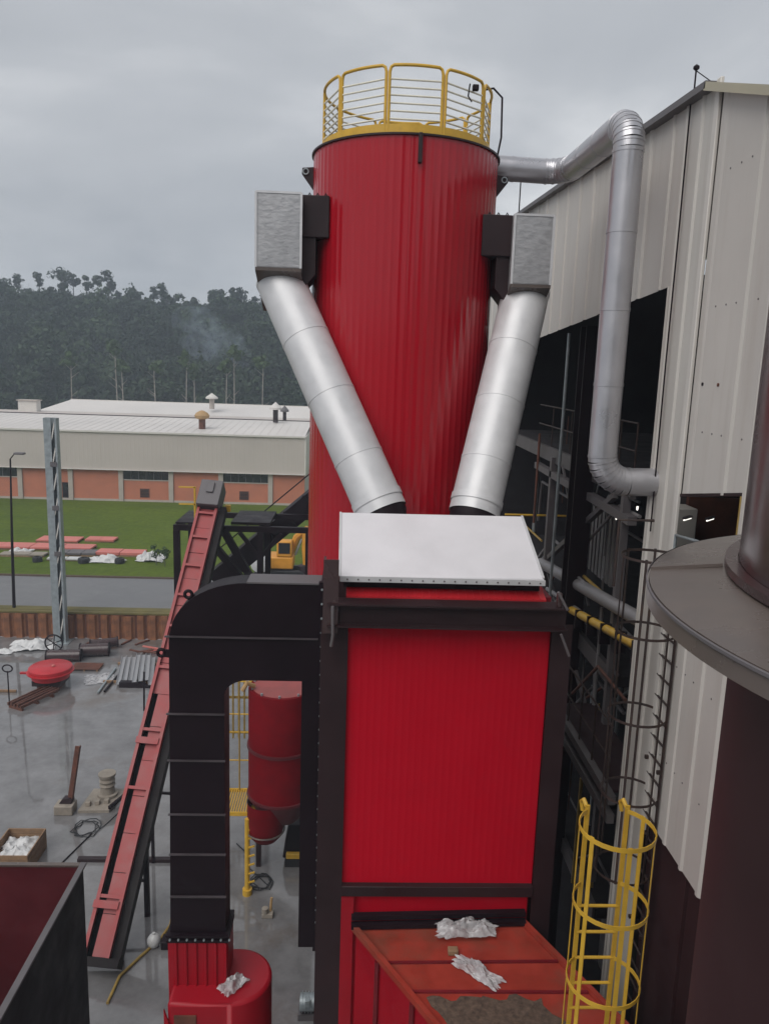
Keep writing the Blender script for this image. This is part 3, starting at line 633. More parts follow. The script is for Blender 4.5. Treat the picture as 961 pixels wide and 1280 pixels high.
# ================================================================ SILVER DUCTS WITH HOODS
def seg_pipe(parent, pts, r_, m, cuts, name='pipe_section', n=40):
    """round duct along a straight line, cut into sheet-metal sections with a raised lap band each"""
    p, q = Vector(pts[0]), Vector(pts[1]); d = (q - p)
    for i in range(len(cuts) - 1):
        a, b_ = p + d * cuts[i], p + d * cuts[i + 1]; u_ = d.normalized()
        B = MB(); B.tube([a + u_ * 0.002, a + u_ * 0.05, a + u_ * 0.052, b_ + u_ * 0.03], [r_ + 0.006, r_ + 0.006, r_, r_], n, caps=False)
        B.build(name, m, parent)
def silver_duct(side, label, x0, x1, zb, zt, top, bot):
    o = thing('silver_duct', label, 'duct', bot, 'silver ducts beside the red tower'); yf, yb = 12.8, 13.95
    # hood: pressed sheet box with sloping underside, diamond-broken panels
    b = MB()
    b.hexa([(x0, yf, zb), (x1, yf, zb), (x1, yb, zb - 0.55), (x0, yb, zb - 0.55)], [(x0, yf, zt), (x1, yf, zt), (x1, yb, zt + 0.02), (x0, yb, zt + 0.02)])
    h = b.build('hood', 'silver_hood', o, bevel=0.012)
    b = MB()
    for xx in (x0, x1): b.box(xx - 0.018, xx + 0.018, yf - 0.014, yf + 0.02, zb, zt)
    b.box(x0, x1, yf - 0.012, yf + 0.02, zt - 0.02, zt + 0.014); b.build('hood_edge', 'silver', h)
    # X-break: a very shallow pyramid proud of the sheet
    b = MB(); cx_, cz_ = (x0 + x1) / 2, (zb + zt) / 2
    b.add([(x0 + 0.03, yf - 0.003, zb + 0.02), (x1 - 0.03, yf - 0.003, zb + 0.02), (x1 - 0.03, yf - 0.003, zt - 0.03), (x0 + 0.03, yf - 0.003, zt - 0.03), (cx_, yf - 0.014, cz_)], [(0, 1, 4), (1, 2, 4), (2, 3, 4), (3, 0, 4)]); b.build('hood_face', 'silver_hood', h, smooth=0)
    b = MB(); e_ = 0.012
    for k_ in range(2):
        zz = zb + (zt - zb) * (k_ + 1) / 3
    lip = MB(); lip.hexa([(x0 - .01, yf - .012, zb - 0.05), (x1 + .01, yf - .012, zb - 0.05), (x1 + .01, yb, zb - 0.6), (x0 - .01, yb, zb - 0.6)], [(x0 - .01, yf - .012, zb), (x1 + .01, yf - .012, zb), (x1 + .01, yb, zb - 0.55), (x0 - .01, yb, zb - 0.55)])
    lip.build('hood_soffit', 'stack_hat', h)
    t_, q_ = Vector(top), Vector(bot); r_ = 0.395
    d = (q_ - t_).normalized()
    seg_pipe(o, (t_ - d * 0.12, q_ + d * 0.19), r_, 'silver', [0, 0.27, 0.52, 0.78, 1.0])
    # raised collar band just above the cap
    b = MB(); b.tube([q_ - d * 0.05, q_ + d * 0.06], [r_ + 0.014] * 2, 40, caps=False); b.build('end_band', 'silver', o)
    b = MB(); b.tube([q_ + d * 0.16, q_ + d * 0.30, q_ + d * 0.42], [r_ - 0.025, r_ - 0.025, r_ - 0.08], 40, caps=False); b.build('bottom_throat', 'black_steel', o)
    # collar box joining the tower
    if side < 0: ca, cb_ = x1 + 0.002, -0.50
    else: ca, cb_ = 1.98, x0 - 0.002
    b = MB(); b.box(ca, cb_, 13.0, 13.85, zt - 0.62, zt + 0.02); b.build('collar', 'brown_steel', o, bevel=0.01)
    b = MB()
    ix = (x1 if side < 0 else x0); jx = ix - side * 0.22
    b.prism([(ix - side * 0.002, 13.05, zt - 0.622), (jx, 13.05, zt - 0.622), (jx, 13.05, zb - 0.05), (ix - side * 0.002, 13.05, zb - 0.3)], (0, 0.7, 0)); b.build('collar_neck', 'brown_steel', o)
    for k_ in range(3):
        xx = ca + (cb_ - ca) * (0.2 + 0.3 * k_); b = MB(); b.tube([(xx, 13.1, zt + 0.02), (xx + 0.02, 13.1, zt + 0.07), (xx + 0.05, 13.1, zt + 0.02)], 0.012, 6); b.build('lifting_eye', 'black_steel', o)
silver_duct(-1, 'silver round duct with square hood on the left of the red tower', -1.64, -0.93, 19.94, 21.08, (-1.28, 13.3, 19.74), (0.37, 11.78, 16.40))
silver_duct(1, 'silver round duct with square hood on the right of the red tower', 2.46, 3.09, 19.83, 20.90, (2.80, 13.3, 19.68), (1.93, 11.78, 16.42))

# ================================================================ BOILER TOWER
bt = thing('boiler_tower', 'red panelled boiler tower framed in dark steel under a pale metal cap', 'boiler', (1.36, 10, 0))
def ribbed_panel(x0, x1, y, z0, z1, pitch=0.1, d=0.0013):
    n_ = max(2, int(round((x1 - x0) / pitch))); wd = (x1 - x0) / n_; pts = []
    for i in range(n_): a = x0 + wd * i; pts += [(a, 0), (a + wd * 0.68, 0), (a + wd * 0.78, -d), (a + wd * 0.9, -d)]
    pts.append((x1, 0)); m_ = len(pts); B = MB()
    B.add([(x, y + dd, z0) for x, dd in pts] + [(x, y + dd, z1) for x, dd in pts] + [(x0, y + 0.05, z0), (x1, y + 0.05, z0), (x1, y + 0.05, z1), (x0, y + 0.05, z1)],
          [(i, i + 1, m_ + i + 1, m_ + i) for i in range(m_ - 1)] + [(2 * m_ + 1, 2 * m_, 2 * m_ + 3, 2 * m_ + 2)])
    return B
ribbed_panel(-0.02, 2.755, 10.0, 11.06, 15.06).build('front_panel', 'red_sheet', bt, smooth=20)
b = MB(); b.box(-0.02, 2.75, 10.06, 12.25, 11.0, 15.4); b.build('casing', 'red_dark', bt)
for x0, x1 in ((-0.39, -0.022), (2.757, 3.04)):
    b = MB(); b.box(x0, x1, 9.93, 9.955, 0, 15.05); b.box(x0, x1, 10.28, 10.305, 0, 15.05); b.box((x0 + x1) / 2 - 0.012, (x0 + x1) / 2 + 0.012, 9.955, 10.28, 0, 15.05)
    b.build('column', 'brown_steel', bt)
    b = MB(); b.box(x0 + 0.02, x1 - 0.02, 12.0, 12.3, 0, 15.05); b.build('rear_column', 'brown_steel', bt)
b = MB(); b.box(-0.30, 2.89, 9.78, 9.80, 15.06, 15.34); b.box(-0.30, 2.89, 9.66, 9.97, 15.34, 15.365); b.box(-0.30, 2.89, 9.66, 9.97, 15.045, 15.07); b.build('top_beam', 'brown_steel', bt)
b = MB(); b.box(-0.022, 2.757, 9.90, 10.05, 10.90, 11.06); b.build('cross_beam', 'brown_steel', bt, bevel=0.006)
ribbed_panel(-0.02, 2.72, 10.03, 0.2, 10.90, pitch=0.2).build('lower_panel', 'red_sheet', bt, smooth=20)
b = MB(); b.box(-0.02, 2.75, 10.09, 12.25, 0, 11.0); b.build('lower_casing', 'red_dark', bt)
b = MB(); b.box(-0.022, 0.16, 9.93, 10.03, 0.3, 10.88); b.build('lower_strip', 'fan_red', bt)
# sloping red head sheet and dark neck under the cap
b = MB(); b.hexa([(-0.06, 9.98, 15.36), (2.66, 9.98, 15.36), (2.66, 10.30, 15.46), (-0.06, 10.30, 15.46)], [(-0.06, 9.98, 15.385), (2.66, 9.98, 15.385), (2.66, 10.30, 15.485), (-0.06, 10.30, 15.485)]); b.build('head_sheet', 'red_bright', bt)
b = MB()
for k_ in range(27): b.bar((-0.02 + k_ * 0.1, 9.985, 15.39), (-0.02 + k_ * 0.1, 10.295, 15.489), 0.022, 0.012)
b.build('head_ribs', 'red_bright', bt)
b = MB(); b.box(-0.10, 2.60, 10.16, 12.2, 15.46, 15.62); b.build('neck', 'black_steel', bt)
# pale metal cap
b = MB()
b.add([(-0.14, 10.0, 15.57), (2.62, 10.0, 15.60), (2.62, 10.0, 15.68), (-0.14, 10.0, 15.65), (-0.17, 11.25, 16.29), (2.55, 11.25, 16.30), (-0.17, 12.15, 15.85), (2.55, 12.15, 15.86), (-0.17, 12.15, 15.58), (2.57, 12.15, 15.58)],
      [(0, 1, 2, 3), (3, 2, 5, 4), (4, 5, 7, 6), (6, 7, 9, 8), (0, 3, 4, 6, 8), (1, 9, 7, 5, 2), (0, 8, 9, 1)])
cap = b.build('cap', 'silver_matte', bt, smooth=0, bevel=0.012)
b = MB(); b.box(-0.15, 2.63, 9.975, 9.998, 15.585, 15.66); b.build('cap_lip', 'silver', cap)
rv_ = None
for k_ in range(19):
    xr = -0.05 + k_ * 0.145
    if rv_ is None: b = MB(); b.cyl((0, 0.004, 0), (0, -0.008, 0), 0.012, n=8); rv_ = b.build('rivet', 'grey_steel', cap, loc=(xr, 9.974, 15.62))
    else: copy_at(rv_, cap, (xr, 9.974, 15.62))
b = MB(); b.bar((-0.155, 10.0, 15.655), (-0.18, 11.25, 16.295), 0.03, 0.012); b.bar((2.605, 10.0, 15.69), (2.535, 11.25, 16.31), 0.03, 0.012); b.build('cap_fold', 'silver', cap)
# bracing bits at the beam ends
b = MB(); b.box(-0.36, -0.16, 9.70, 9.73, 14.95, 15.95); b.box(-0.36, -0.33, 9.73, 9.9, 14.95, 15.95); b.build('side_bracket', 'stack_steel', bt)
b = MB(); b.tube([(-0.23, 9.62, 15.35), (-0.22, 9.62, 14.95), (-0.24, 9.62, 14.8)], 0.022, 8); b.build('tie_rod', 'grey_steel', bt)
b = MB(); b.bar((2.72, 9.64, 15.6), (2.86, 9.64, 15.36), 0.05, 0.03); b.build('tie_rod', 'grey_steel', bt)
b = MB(); b.bar((2.80, 9.64, 15.02), (2.93, 9.64, 14.72), 0.045, 0.03); b.build('tie_rod', 'grey_steel', bt)
b = MB(); b.box(2.74, 2.80, 9.70, 9.78, 15.366, 15.56); b.build('side_bracket', 'stack_steel', bt, bevel=0.01)
# right-hand cross platform arm

# ---- feed chute leaving the boiler towards the right
fc = thing('feed_chute', 'red sheet steel chute leaving the foot of the boiler panel', 'chute', (1.4, 9.0, 0))
A0, A1 = Vector((0.18, 9.86, 10.40)), Vector((2.68, 9.90, 10.44))
dL, dR = Vector((0.96, -1.60, 0)), Vector((0.86, -1.70, -0.03))
def cp(s_, t_, dz=0.0):   # s across, t along
    p = A0.lerp(A1, s_) + dL.lerp(dR, s_) * t_; p.z += dz; return p
tt = [0, 0.41, 0.72, 1.35, 2.1]
for i in range(4):
    b = MB(); t0, t1 = tt[i] + 0.008, tt[i + 1] - 0.008
    b.hexa([cp(0.02, t0, -0.04), cp(0.98, t0, -0.04), cp(0.98, t1, -0.04), cp(0.02, t1, -0.04)][::-1], [cp(0.02, t0), cp(0.98, t0), cp(0.98, t1), cp(0.02, t1)][::-1]); b.build('top_plate', 'red_chute', fc, smooth=0)
    b = MB(); b.bar(cp(0.02, tt[i + 1], 0.004), cp(0.98, tt[i + 1], 0.004), 0.035, 0.05); b.build('plate_joint', 'red_dark', fc)
for s_ in (0, 1):
    b = MB(); b.bar(cp(s_, -0.02, 0.02), cp(s_, 2.1, 0.02), 0.07, 0.09); b.build('edge_angle', 'red_chute', fc)
b = MB(); p = [cp(0.0, 0, -0.03), cp(0, 2.1, -0.03)]
b.add([p[0], p[1], p[1] + V(0, 0, -2.2), p[0] + V(0, 0, -2.2)], [(0, 1, 2, 3)]); 
b = MB(); b.hexa([cp(0.01, 0, -2.4), cp(0.99, 0, -2.4), cp(0.99, 2.1, -2.4), cp(0.01, 2.1, -2.4)][::-1], [cp(0.01, 0, -0.05), cp(0.99, 0, -0.05), cp(0.99, 2.1, -0.05), cp(0.01, 2.1, -0.05)][::-1]); b.build('body', 'fan_red', fc, smooth=0)
for t_ in (0.35, 0.8, 1.25, 1.7):
    b = MB(); b.bar(cp(-0.012, t_, -0.05), cp(-0.012, t_, -2.3), 0.05, 0.05); b.build('stiffener', 'red_dark', fc)
for k_ in range(2):
    b = MB(); b.bar(cp(-0.02, 0.0, 0.06 + 0.11 * k_) + V(0, 0.05 * k_, 0), cp(1.0, 0.0, 0.06 + 0.11 * k_) + V(0, 0.05 * k_, 0), 0.09, 0.07); b.build('flange_bar', 'black_steel', fc)
b = MB(); b.hexa([cp(0.3, 1.85, -9), cp(0.7, 1.85, -9), cp(0.7, 0.8, -10.4), cp(0.3, 0.8, -10.4)][::-1], [cp(0.1, 1.9, -2.4), cp(0.9, 1.9, -2.4), cp(0.9, 0.3, -2.4), cp(0.1, 0.3, -2.4)][::-1]); b.build('lower_leg', 'red_dark', fc)
b = MB(); vs = []
for i in range(17):
    for j in range(17):
        u_, v_ = i / 16, j / 16; rr = max(abs(u_ - .5), abs(v_ - .5)) * 2
        p = cp(0.08 + 0.62 * u_ + 0.06 * noise.noise(V(v_ * 6, u_ * 6, 1)), 0.77 + 1.15 * v_ + 0.07 * noise.noise(V(u_ * 7, v_ * 7, 4)), 0.006 + max(0, (1 - rr ** 2)) * 0.035 * (0.6 + noise.noise(V(u_ * 9, v_ * 9, 0)))); vs.append(p)
b.add(vs, [(i * 17 + j, i * 17 + j + 1, (i + 1) * 17 + j + 1, (i + 1) * 17 + j) for i in range(16) for j in range(16)])
o = b.build('grit_patch', 'grit'); tag(o, 'brown layer of grit and dust on the red chute top', 'grit', kind='stuff')
def plastic(name, size, seed, loc, rz, label, cat='plastic sheet', h=0.2, m='plastic_white', n=26):
    b = crumple(size, seed, n, h); o = b.build(name, m, loc=loc, smooth=60); o.rotation_euler[2] = rz
    return tag(o, label, cat)
plastic('plastic_scrap', (0.86, 0.30), 1, (1.78, 9.72, 10.47), 0.08, 'crumpled clear plastic film against the dark flange bars of the red chute', h=0.26, m='film', n=34)
plastic('plastic_scrap', (0.72, 0.24), 2, (1.83, 9.02, 10.42), -0.75, 'twisted plastic strip lying across a joint of the red chute', h=0.16, m='film', n=34)
b = MB(); b.box(1.48, 1.62, 9.32, 9.42, 10.42, 10.50); tag(b.build('carton_scrap', 'wood', bevel=0.01), 'small torn brown carton piece next to the plastic strip', 'carton')

# ================================================================ BLACK ELBOW DUCT
ed = thing('elbow_duct', 'black rectangular steel duct bending down from the boiler side', 'duct', (-2.1, 10.7, 9))
DY0, DY1 = 10.2, 10.62
outer = [(-2.49, 14.69)] + [(-2.47 + 1.06 - 1.06 * math.cos(a), 14.69 + 0.78 * math.sin(a)) for a in [PI / 2 * i / 12 for i in range(1, 13)]]
inner = [(-1.40, 14.06)] + [(-1.40 - 0.335 * math.sin(a), 13.83 + 0.23 * math.cos(a)) for a in [PI / 2 * i / 6 for i in range(1, 7)]]
def fplate(poly, name, y=DY0, m='black_steel', par=ed):
    B = MB(); B.prism([(x, y, z) for x, z in poly], (0, 0.012, 0)); return B.build(name, m, par, smooth=0)
# front plates, each its own sheet with a narrow open joint
top_arc = [(x, z) for x, z in outer]
fplate([(-2.485, 14.70)] + top_arc[1:] + [(-0.40, 15.47), (-0.40, 14.70)], 'front_plate')
fplate([(-2.49, 14.685), (-0.40, 14.685), (-0.40, 14.06)] + inner + [(-1.735, 13.56), (-2.50, 13.56)], 'front_plate')
lv = [13.55, 12.84, 12.0, 11.36, 10.67, 10.06]
for i in range(5):
    fplate([(-2.50 - 0.01 * i, lv[i] - 0.008), (-1.735, lv[i] - 0.008), (-1.735, lv[i + 1] + 0.008), (-2.51 - 0.01 * i, lv[i + 1] + 0.008)], 'front_plate')
# shell behind the plates
full = [(-2.53, 10.06)] + top_arc + [(-0.40, 15.47), (-0.40, 14.06)] + inner + [(-1.735, 10.06)]
b = MB(); b.prism([(x, DY0 + 0.013, z) for x, z in full], (0, DY1 - DY0, 0)); b.build('shell', 'black_steel', ed, smooth=30)
b = MB(); b.box(-1.42, -0.40, DY0 - 0.02, DY1, 15.47, 15.492); b.build('top_plate', 'grey_steel', ed)  # grey on the black duct: the sky highlight is put into the colour
# stiffener bars on the joints
for z_ in [14.69] + lv[:-1]:
    x1 = -0.42 if z_ > 14 else -1.72
    b = MB(); b.box(-2.54, x1, DY0 - 0.035, DY0 + 0.002, z_ - 0.009, z_ + 0.009); b.build('stiffener', 'seam_steel', ed)
b = MB(); b.box(-2.60, -1.68, DY0 - 0.07, DY1 + 0.08, 10.02, 10.06); b.box(-2.60, -1.68, DY0 - 0.07, DY1 + 0.08, 9.94, 9.98); b.build('bottom_flange', 'black_steel', ed)
# tall inlet box on the boiler side, with its bolted flange
b = MB(); b.box(-0.655, -0.405, DY0 + 0.02, 10.9, 9.80, 14.055); b.build('inlet_box', 'black_steel', ed)
b = MB(); b.box(-0.404, -0.375, DY0 - 0.06, 11.1, 9.8, 15.52); b.build('inlet_flange', 'black_steel', ed)
b = MB(); b.box(-0.435, -0.405, DY0 - 0.06, DY0 + 0.02, 9.8, 15.52); b.build('inlet_flange', 'black_steel', ed)
bp = None
for i in range(26):
    z_ = 15.42 - i * 0.205
    if bp is None: b = MB(); b.cyl((0, 0, 0), (0, -0.02, 0), 0.016, n=6); b.cyl((0, 0, 0), (0, -0.035, 0), 0.008, n=6); bp = b.build('bolt', 'galvanised', ed, loc=(-0.39, DY0 - 0.06, z_))
    else: copy_at(bp, ed, (-0.39, DY0 - 0.06, z_))
for i in range(8): copy_at(bp, ed, (-2.54 + i * 0.125, DY0 - 0.07, 10.0))
for x_, z_, a in ((-2.17, 15.20, 2.35), (-2.53, 14.40, 3.05)):
    b = MB(); cx_, cz_ = x_ + 0.09 * math.cos(a), z_ + 0.09 * math.sin(a)
    b.tube([(cx_ + 0.05 * math.cos(t_ * PI / 8), DY0 + 0.1, cz_ + 0.05 * math.sin(t_ * PI / 8)) for t_ in range(16)], 0.024, 8, closed=True)
    b.bar((cx_ - 0.05 * math.cos(a), DY0 + 0.1, cz_ - 0.05 * math.sin(a)), (x_ - 0.06 * math.cos(a), DY0 + 0.1, z_ - 0.06 * math.sin(a)), 0.03, 0.11, upv=(1, 0, 0.3)); b.build('lifting_lug', 'black_steel', ed)

# ---- red fan below the duct
fn = thing('exhaust_fan', 'red round-ended fan casing with ribbed inlet below the black duct', 'fan', (-1.8, 10.3, 0))
ribbed_panel(-2.58, -1.70, 10.16, 8.2, 9.93, pitch=0.15, d=0.03).build('inlet_sheet', 'fan_red', fn, smooth=20)
b = MB(); b.box(-2.58, -1.70, 10.22, 10.7, 8.2, 9.93); b.build('inlet_body', 'fan_red', fn)
pl = [(-2.52, 9.80), (-1.62, 9.80)] + [(-1.62 + 0.56 * math.sin(a), 10.36 - 0.56 * math.cos(a)) for a in [PI * i / 20 for i in range(21)]] + [(-2.52, 10.92)]
b = MB(); b.prism([(x, y, 6.9) for x, y in pl], (0, 0, 2.3)); b.build('scroll_casing', 'fan_red', fn, bevel=0.05, smooth=40)
b = MB(); b.box(-2.42, -2.1, 9.775, 9.797, 8.82, 9.02); b.build('name_plate', 'rust', fn)
b = MB(); b.prism([(-2.56, 9.76, 8.6), (-2.40, 9.76, 8.6), (-2.56, 9.76, 9.15)], (0, 0.03, 0)); b.build('gusset', 'fan_red', fn)
for x_ in (-2.4, -1.3):
    for y_ in (9.95, 10.8): b = MB(); b.box(x_ - 0.1, x_ + 0.1, y_ - 0.1, y_ + 0.1, 0, 6.9); b.build('support_leg', 'black_steel', fn)
b = MB(); b.box(-2.7, -0.95, 9.7, 11.1, 6.75, 6.9); b.build('base_frame', 'black_steel', fn)
plastic('plastic_bag', (0.42, 0.26), 5, (-1.62, 10.12, 9.21), 0.9, 'grey crumpled plastic bag lying on the red fan casing', 'plastic bag', h=0.18, m='film', n=30)
mt = thing('electric_motor', 'small grey finned electric motor at the bottom edge of the picture', 'motor', (-0.92, 19.2, 0))
b = MB(); b.cyl((-1.15, 19.2, 0.45), (-0.70, 19.2, 0.45), 0.24, n=24); b.build('housing', 'galvanised', mt)
for k_ in range(5): b = MB(); b.cyl((-1.1 + k_ * 0.09, 19.2, 0.45), (-1.08 + k_ * 0.09, 19.2, 0.45), 0.275, n=24); b.build('fin', 'galvanised', mt)
b = MB(); b.box(-1.2, -0.66, 19.0, 19.4, 0, 0.2); b.build('foot', 'grey_steel', mt); b = MB(); b.box(-1.0, -0.85, 18.9, 19.05, 0.55, 0.75); b.build('terminal_box', 'galvanised', mt, bevel=0.01)

# ================================================================ BIG GREY VAPOUR PIPE
vp = thing('vapour_pipe', 'long grey pipe from the tower top bending down into the white building', 'pipe', (3.6, 11, 16.9))
PR = 0.205
def pipe_run(p, q, ncut, r_=PR):
    seg_pipe(vp, (p, q), r_, 'pipe_grey', [i / ncut for i in range(ncut + 1)], n=28)
def gores(c, a0, a1, rad, ax1, ax2, n_, r_=PR):
    """mitred elbow: n gores round centre c from angle a0 to a1 in plane ax1/ax2"""
    for i in range(n_):
        t0 = a0 + (a1 - a0) * i / n_; t1 = a0 + (a1 - a0) * (i + 1) / n_
        p = c + (ax1 * math.cos(t0) + ax2 * math.sin(t0)) * rad; q = c + (ax1 * math.cos(t1) + ax2 * math.sin(t1)) * rad
        B = MB(); d = (q - p); u_ = d.normalized()
        B.tube([p - u_ * 0.012, p + u_ * 0.018, p + u_ * 0.022, q + u_ * 0.01], [r_ + 0.008, r_ + 0.008, r_, r_], 28, caps=False); B.build('elbow_gore', 'pipe_grey', vp)
X_, Y_, Z_ = V(1, 0, 0), V(0, 1, 0), V(0, 0, 1)
pipe_run((2.0, 14.2, 21.93), (3.22, 14.2, 21.90), 2)
gores(V(3.22, 13.82, 21.90), PI / 2, 0, 0.38, X_, Y_, 5)
pipe_run((3.6, 13.82, 21.90), (3.6, 11.38, 21.82), 3)
gores(V(3.6, 11.38, 21.44), PI / 2, PI, 0.38, Y_, Z_, 7)
pipe_run((3.6, 11.0, 21.44), (3.6, 11.0, 17.28), 4)
gores(V(3.98, 11.0, 17.28), PI, 1.5 * PI, 0.38, X_, Z_, 8)
pipe_run((3.98, 11.0, 16.90), (4.38, 11.02, 16.90), 1)
b = MB(); b.tube([(4.28, 11.02, 16.90), (5.6, 11.35, 16.90)], PR, 28); b.build('pipe_section', 'pipe_grey', vp)

# ================================================================ WHITE BUILDING ON THE RIGHT
wb = thing('clad_building', 'tall off-white metal-clad building with dark open side on the right', 'building', (9, 15, 0))
BX = 4.4
def roof_z(y): return 22.0 + 0.055 * (y - 10.25) if y > 10.25 else 22.0 - 0.36 * (10.25 - y)
def over_z(y): return 19.69 - 0.053 * (y - 11.1)
def wall_sheet(y0, y1, z0a, z0b, z1a, z1b, x=BX, name='cladding_sheet', m='white_clad', ribs=3, d=0.03):
    """upright trapezoid sheet facing -X between y0 and y1 with raised ribs and a lap seam at its near edge"""
    wd = (y1 - y0) / ribs; pts = []
    for i in range(ribs):
        a = y0 + wd * i; pts += [(a + 0.004, 0), (a + wd * 0.80, 0), (a + wd * 0.85, -d), (a + wd * 0.94, -d), (a + wd * 0.99, 0)]
    n_ = len(pts); f0 = lambda y: z0a + (z0b - z0a) * (y - y0) / (y1 - y0); f1 = lambda y: z1a + (z1b - z1a) * (y - y0) / (y1 - y0)
    B = MB(); B.add([(x + dd, y, f0(y)) for y, dd in pts] + [(x + dd, y, f1(y)) for y, dd in pts], [(i + 1, i, n_ + i, n_ + i + 1) for i in range(n_ - 1)])
    return B.build(name, m, wb, smooth=0)
# upper band over the opening
ys = [11.1, 11.55, 12.5, 13.45, 14.4, 15.35, 16.3, 17.2, 18.1, 19.05, 20.0, 21, 22, 23, 24, 25, 26, 27, 28.5, 30, 32]
for i in range(len(ys) - 1):
    a, b_ = ys[i], ys[i + 1]; wall_sheet(a + 0.006, b_ - 0.006, over_z(a), over_z(b_), roof_z(a), roof_z(b_), ribs=1 if b_ - a < 1.2 else 2, x=BX + (0.006 if i % 2 else 0))
# jamb strip from roof to ground, 
wall_sheet(10.62, 11.094, 0, 0, roof_z(10.62), roof_z(11.1), ribs=1)
wall_sheet(10.16, 10.61, 0, 0, roof_z(10.25), roof_z(10.61), ribs=1)
b = MB(); b.box(BX - 0.035, BX + 0.25, 11.095, 11.125, 0, 19.69); b.build('jamb_flashing', 'clad_trim', wb)
b = MB(); b.box(BX - 0.05, BX + 0.0, 10.04, 10.16, 11.9, 22.06); b.build('corner_flashing', 'clad_trim', wb, bevel=0.012)
# near wall, with an opening
ny_ = [10.04, 8.93, 7.8, 6.7, 5.6, 4.5, 3.4]
for i in range(len(ny_) - 1):
    a, b_ = ny_[i + 1], ny_[i]
    if b_ > 8.5:
        if i == 0: wall_sheet(a + 0.005, b_ - 0.005, 17.05, 16.86, roof_z(a), roof_z(b_), ribs=1, d=0.012); wall_sheet(a + 0.005, b_ - 0.005, 12.1, 12.1, 15.6, 15.6, ribs=2, d=0.02)
        else: wall_sheet(8.44, b_ - 0.005, 17.13, 17.05, roof_z(8.44), roof_z(b_), ribs=1); wall_sheet(8.44, b_ - 0.005, 12.1, 12.1, 15.6, 15.6, ribs=1); wall_sheet(a + .005, 8.43, 12.1, 12.1, roof_z(a), roof_z(8.43), ribs=1)
    else: wall_sheet(a + 0.005, b_ - 0.005, 12.1, 12.1, roof_z(a), roof_z(b_), ribs=1, d=0.015)
# opening frame + room behind it
op = MB(); op.hexa([(BX - 0.02, 8.44, 17.12), (BX + 0.9, 8.44, 17.12), (BX + 0.9, 10.04, 16.85), (BX - 0.02, 10.04, 16.85)], [(BX - 0.02, 8.44, 17.16), (BX + 0.9, 8.44, 17.16), (BX + 0.9, 10.04, 16.89), (BX - 0.02, 10.04, 16.89)]); op.build('opening_head', 'brown_steel', wb)
b = MB(); b.box(BX - 0.02, BX + 0.06, 8.41, 8.45, 15.6, 17.12); b.build('opening_jamb', 'yellow_dull', wb)
b = MB(); b.box(BX + 0.0, BX + 0.05, 8.44, 10.04, 15.56, 15.6); b.build('opening_sill', 'brown_steel', wb)
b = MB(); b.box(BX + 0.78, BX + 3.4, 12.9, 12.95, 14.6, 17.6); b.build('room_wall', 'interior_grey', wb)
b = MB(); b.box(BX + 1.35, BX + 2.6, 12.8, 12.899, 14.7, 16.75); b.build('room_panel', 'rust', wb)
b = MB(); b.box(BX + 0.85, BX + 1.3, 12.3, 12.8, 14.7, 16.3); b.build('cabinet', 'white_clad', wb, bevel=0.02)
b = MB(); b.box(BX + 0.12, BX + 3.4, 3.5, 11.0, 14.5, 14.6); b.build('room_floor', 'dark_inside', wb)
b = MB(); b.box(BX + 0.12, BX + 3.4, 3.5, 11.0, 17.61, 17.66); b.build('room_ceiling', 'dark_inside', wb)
for x_ in (5.33, 5.70):
    t_ = thing('tube_lamp', 'lit white tube lamp inside the wall opening, %s one' % ('left' if x_ < 5.5 else 'right'), 'lamp', (x_, 11.8, 16.2), 'tube lamps in the wall opening')
    b = MB(); b.bar((x_ - 0.1, 11.75, 16.24), (x_ + 0.1, 11.95, 16.24), 0.05, 0.03); b.build('fitting', 'grey_steel', t_)
    b = MB(); b.tube([(x_ - 0.1, 11.75, 16.21), (x_ + 0.1, 11.95, 16.21)], 0.012, 8); b.build('tube', 'lamp_glow', t_)
# eaves
b = MB(); b.bar((BX - 0.05, 10.25, 22.03), (BX - 0.05, 32, roof_z(32) + 0.03), 0.2, 0.09); b.build('eave_flashing', 'grey_steel', wb)
b = MB(); b.bar((BX - 0.05, 10.28, 22.02), (BX - 0.05, 3.4, roof_z(3.4) + 0.03), 0.2, 0.10); b.build('verge_flashing', 'verge_paint', wb)
b = MB(); b.add([(BX, 10.25, 22.04), (14, 10.25, 22.04), (14, 32, roof_z(32)), (BX, 32, roof_z(32)), (BX, 3.4, roof_z(3.4)), (14, 3.4, roof_z(3.4))], [(0, 1, 2, 3), (4, 5, 1, 0)]); b.build('roof', 'roof_light', wb, smooth=0)
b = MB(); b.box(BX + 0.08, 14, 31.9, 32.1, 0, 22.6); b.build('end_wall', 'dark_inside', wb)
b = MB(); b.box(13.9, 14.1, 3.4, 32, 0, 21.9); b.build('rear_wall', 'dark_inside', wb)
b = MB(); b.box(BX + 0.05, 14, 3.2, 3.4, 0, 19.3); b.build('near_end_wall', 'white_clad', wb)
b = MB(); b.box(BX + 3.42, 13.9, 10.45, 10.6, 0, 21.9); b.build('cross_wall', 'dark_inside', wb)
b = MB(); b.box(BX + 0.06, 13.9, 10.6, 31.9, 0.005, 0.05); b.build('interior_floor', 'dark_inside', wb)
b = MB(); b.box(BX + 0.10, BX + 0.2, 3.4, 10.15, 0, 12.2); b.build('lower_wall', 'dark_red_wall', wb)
for y_ in (4.6, 6.0, 7.4, 8.8):
    b = MB(); b.box(BX + 0.05, BX + 0.10, y_, y_ + 0.06, 0, 12.1); b.build('lower_wall_rib', 'dark_red_wall', wb)
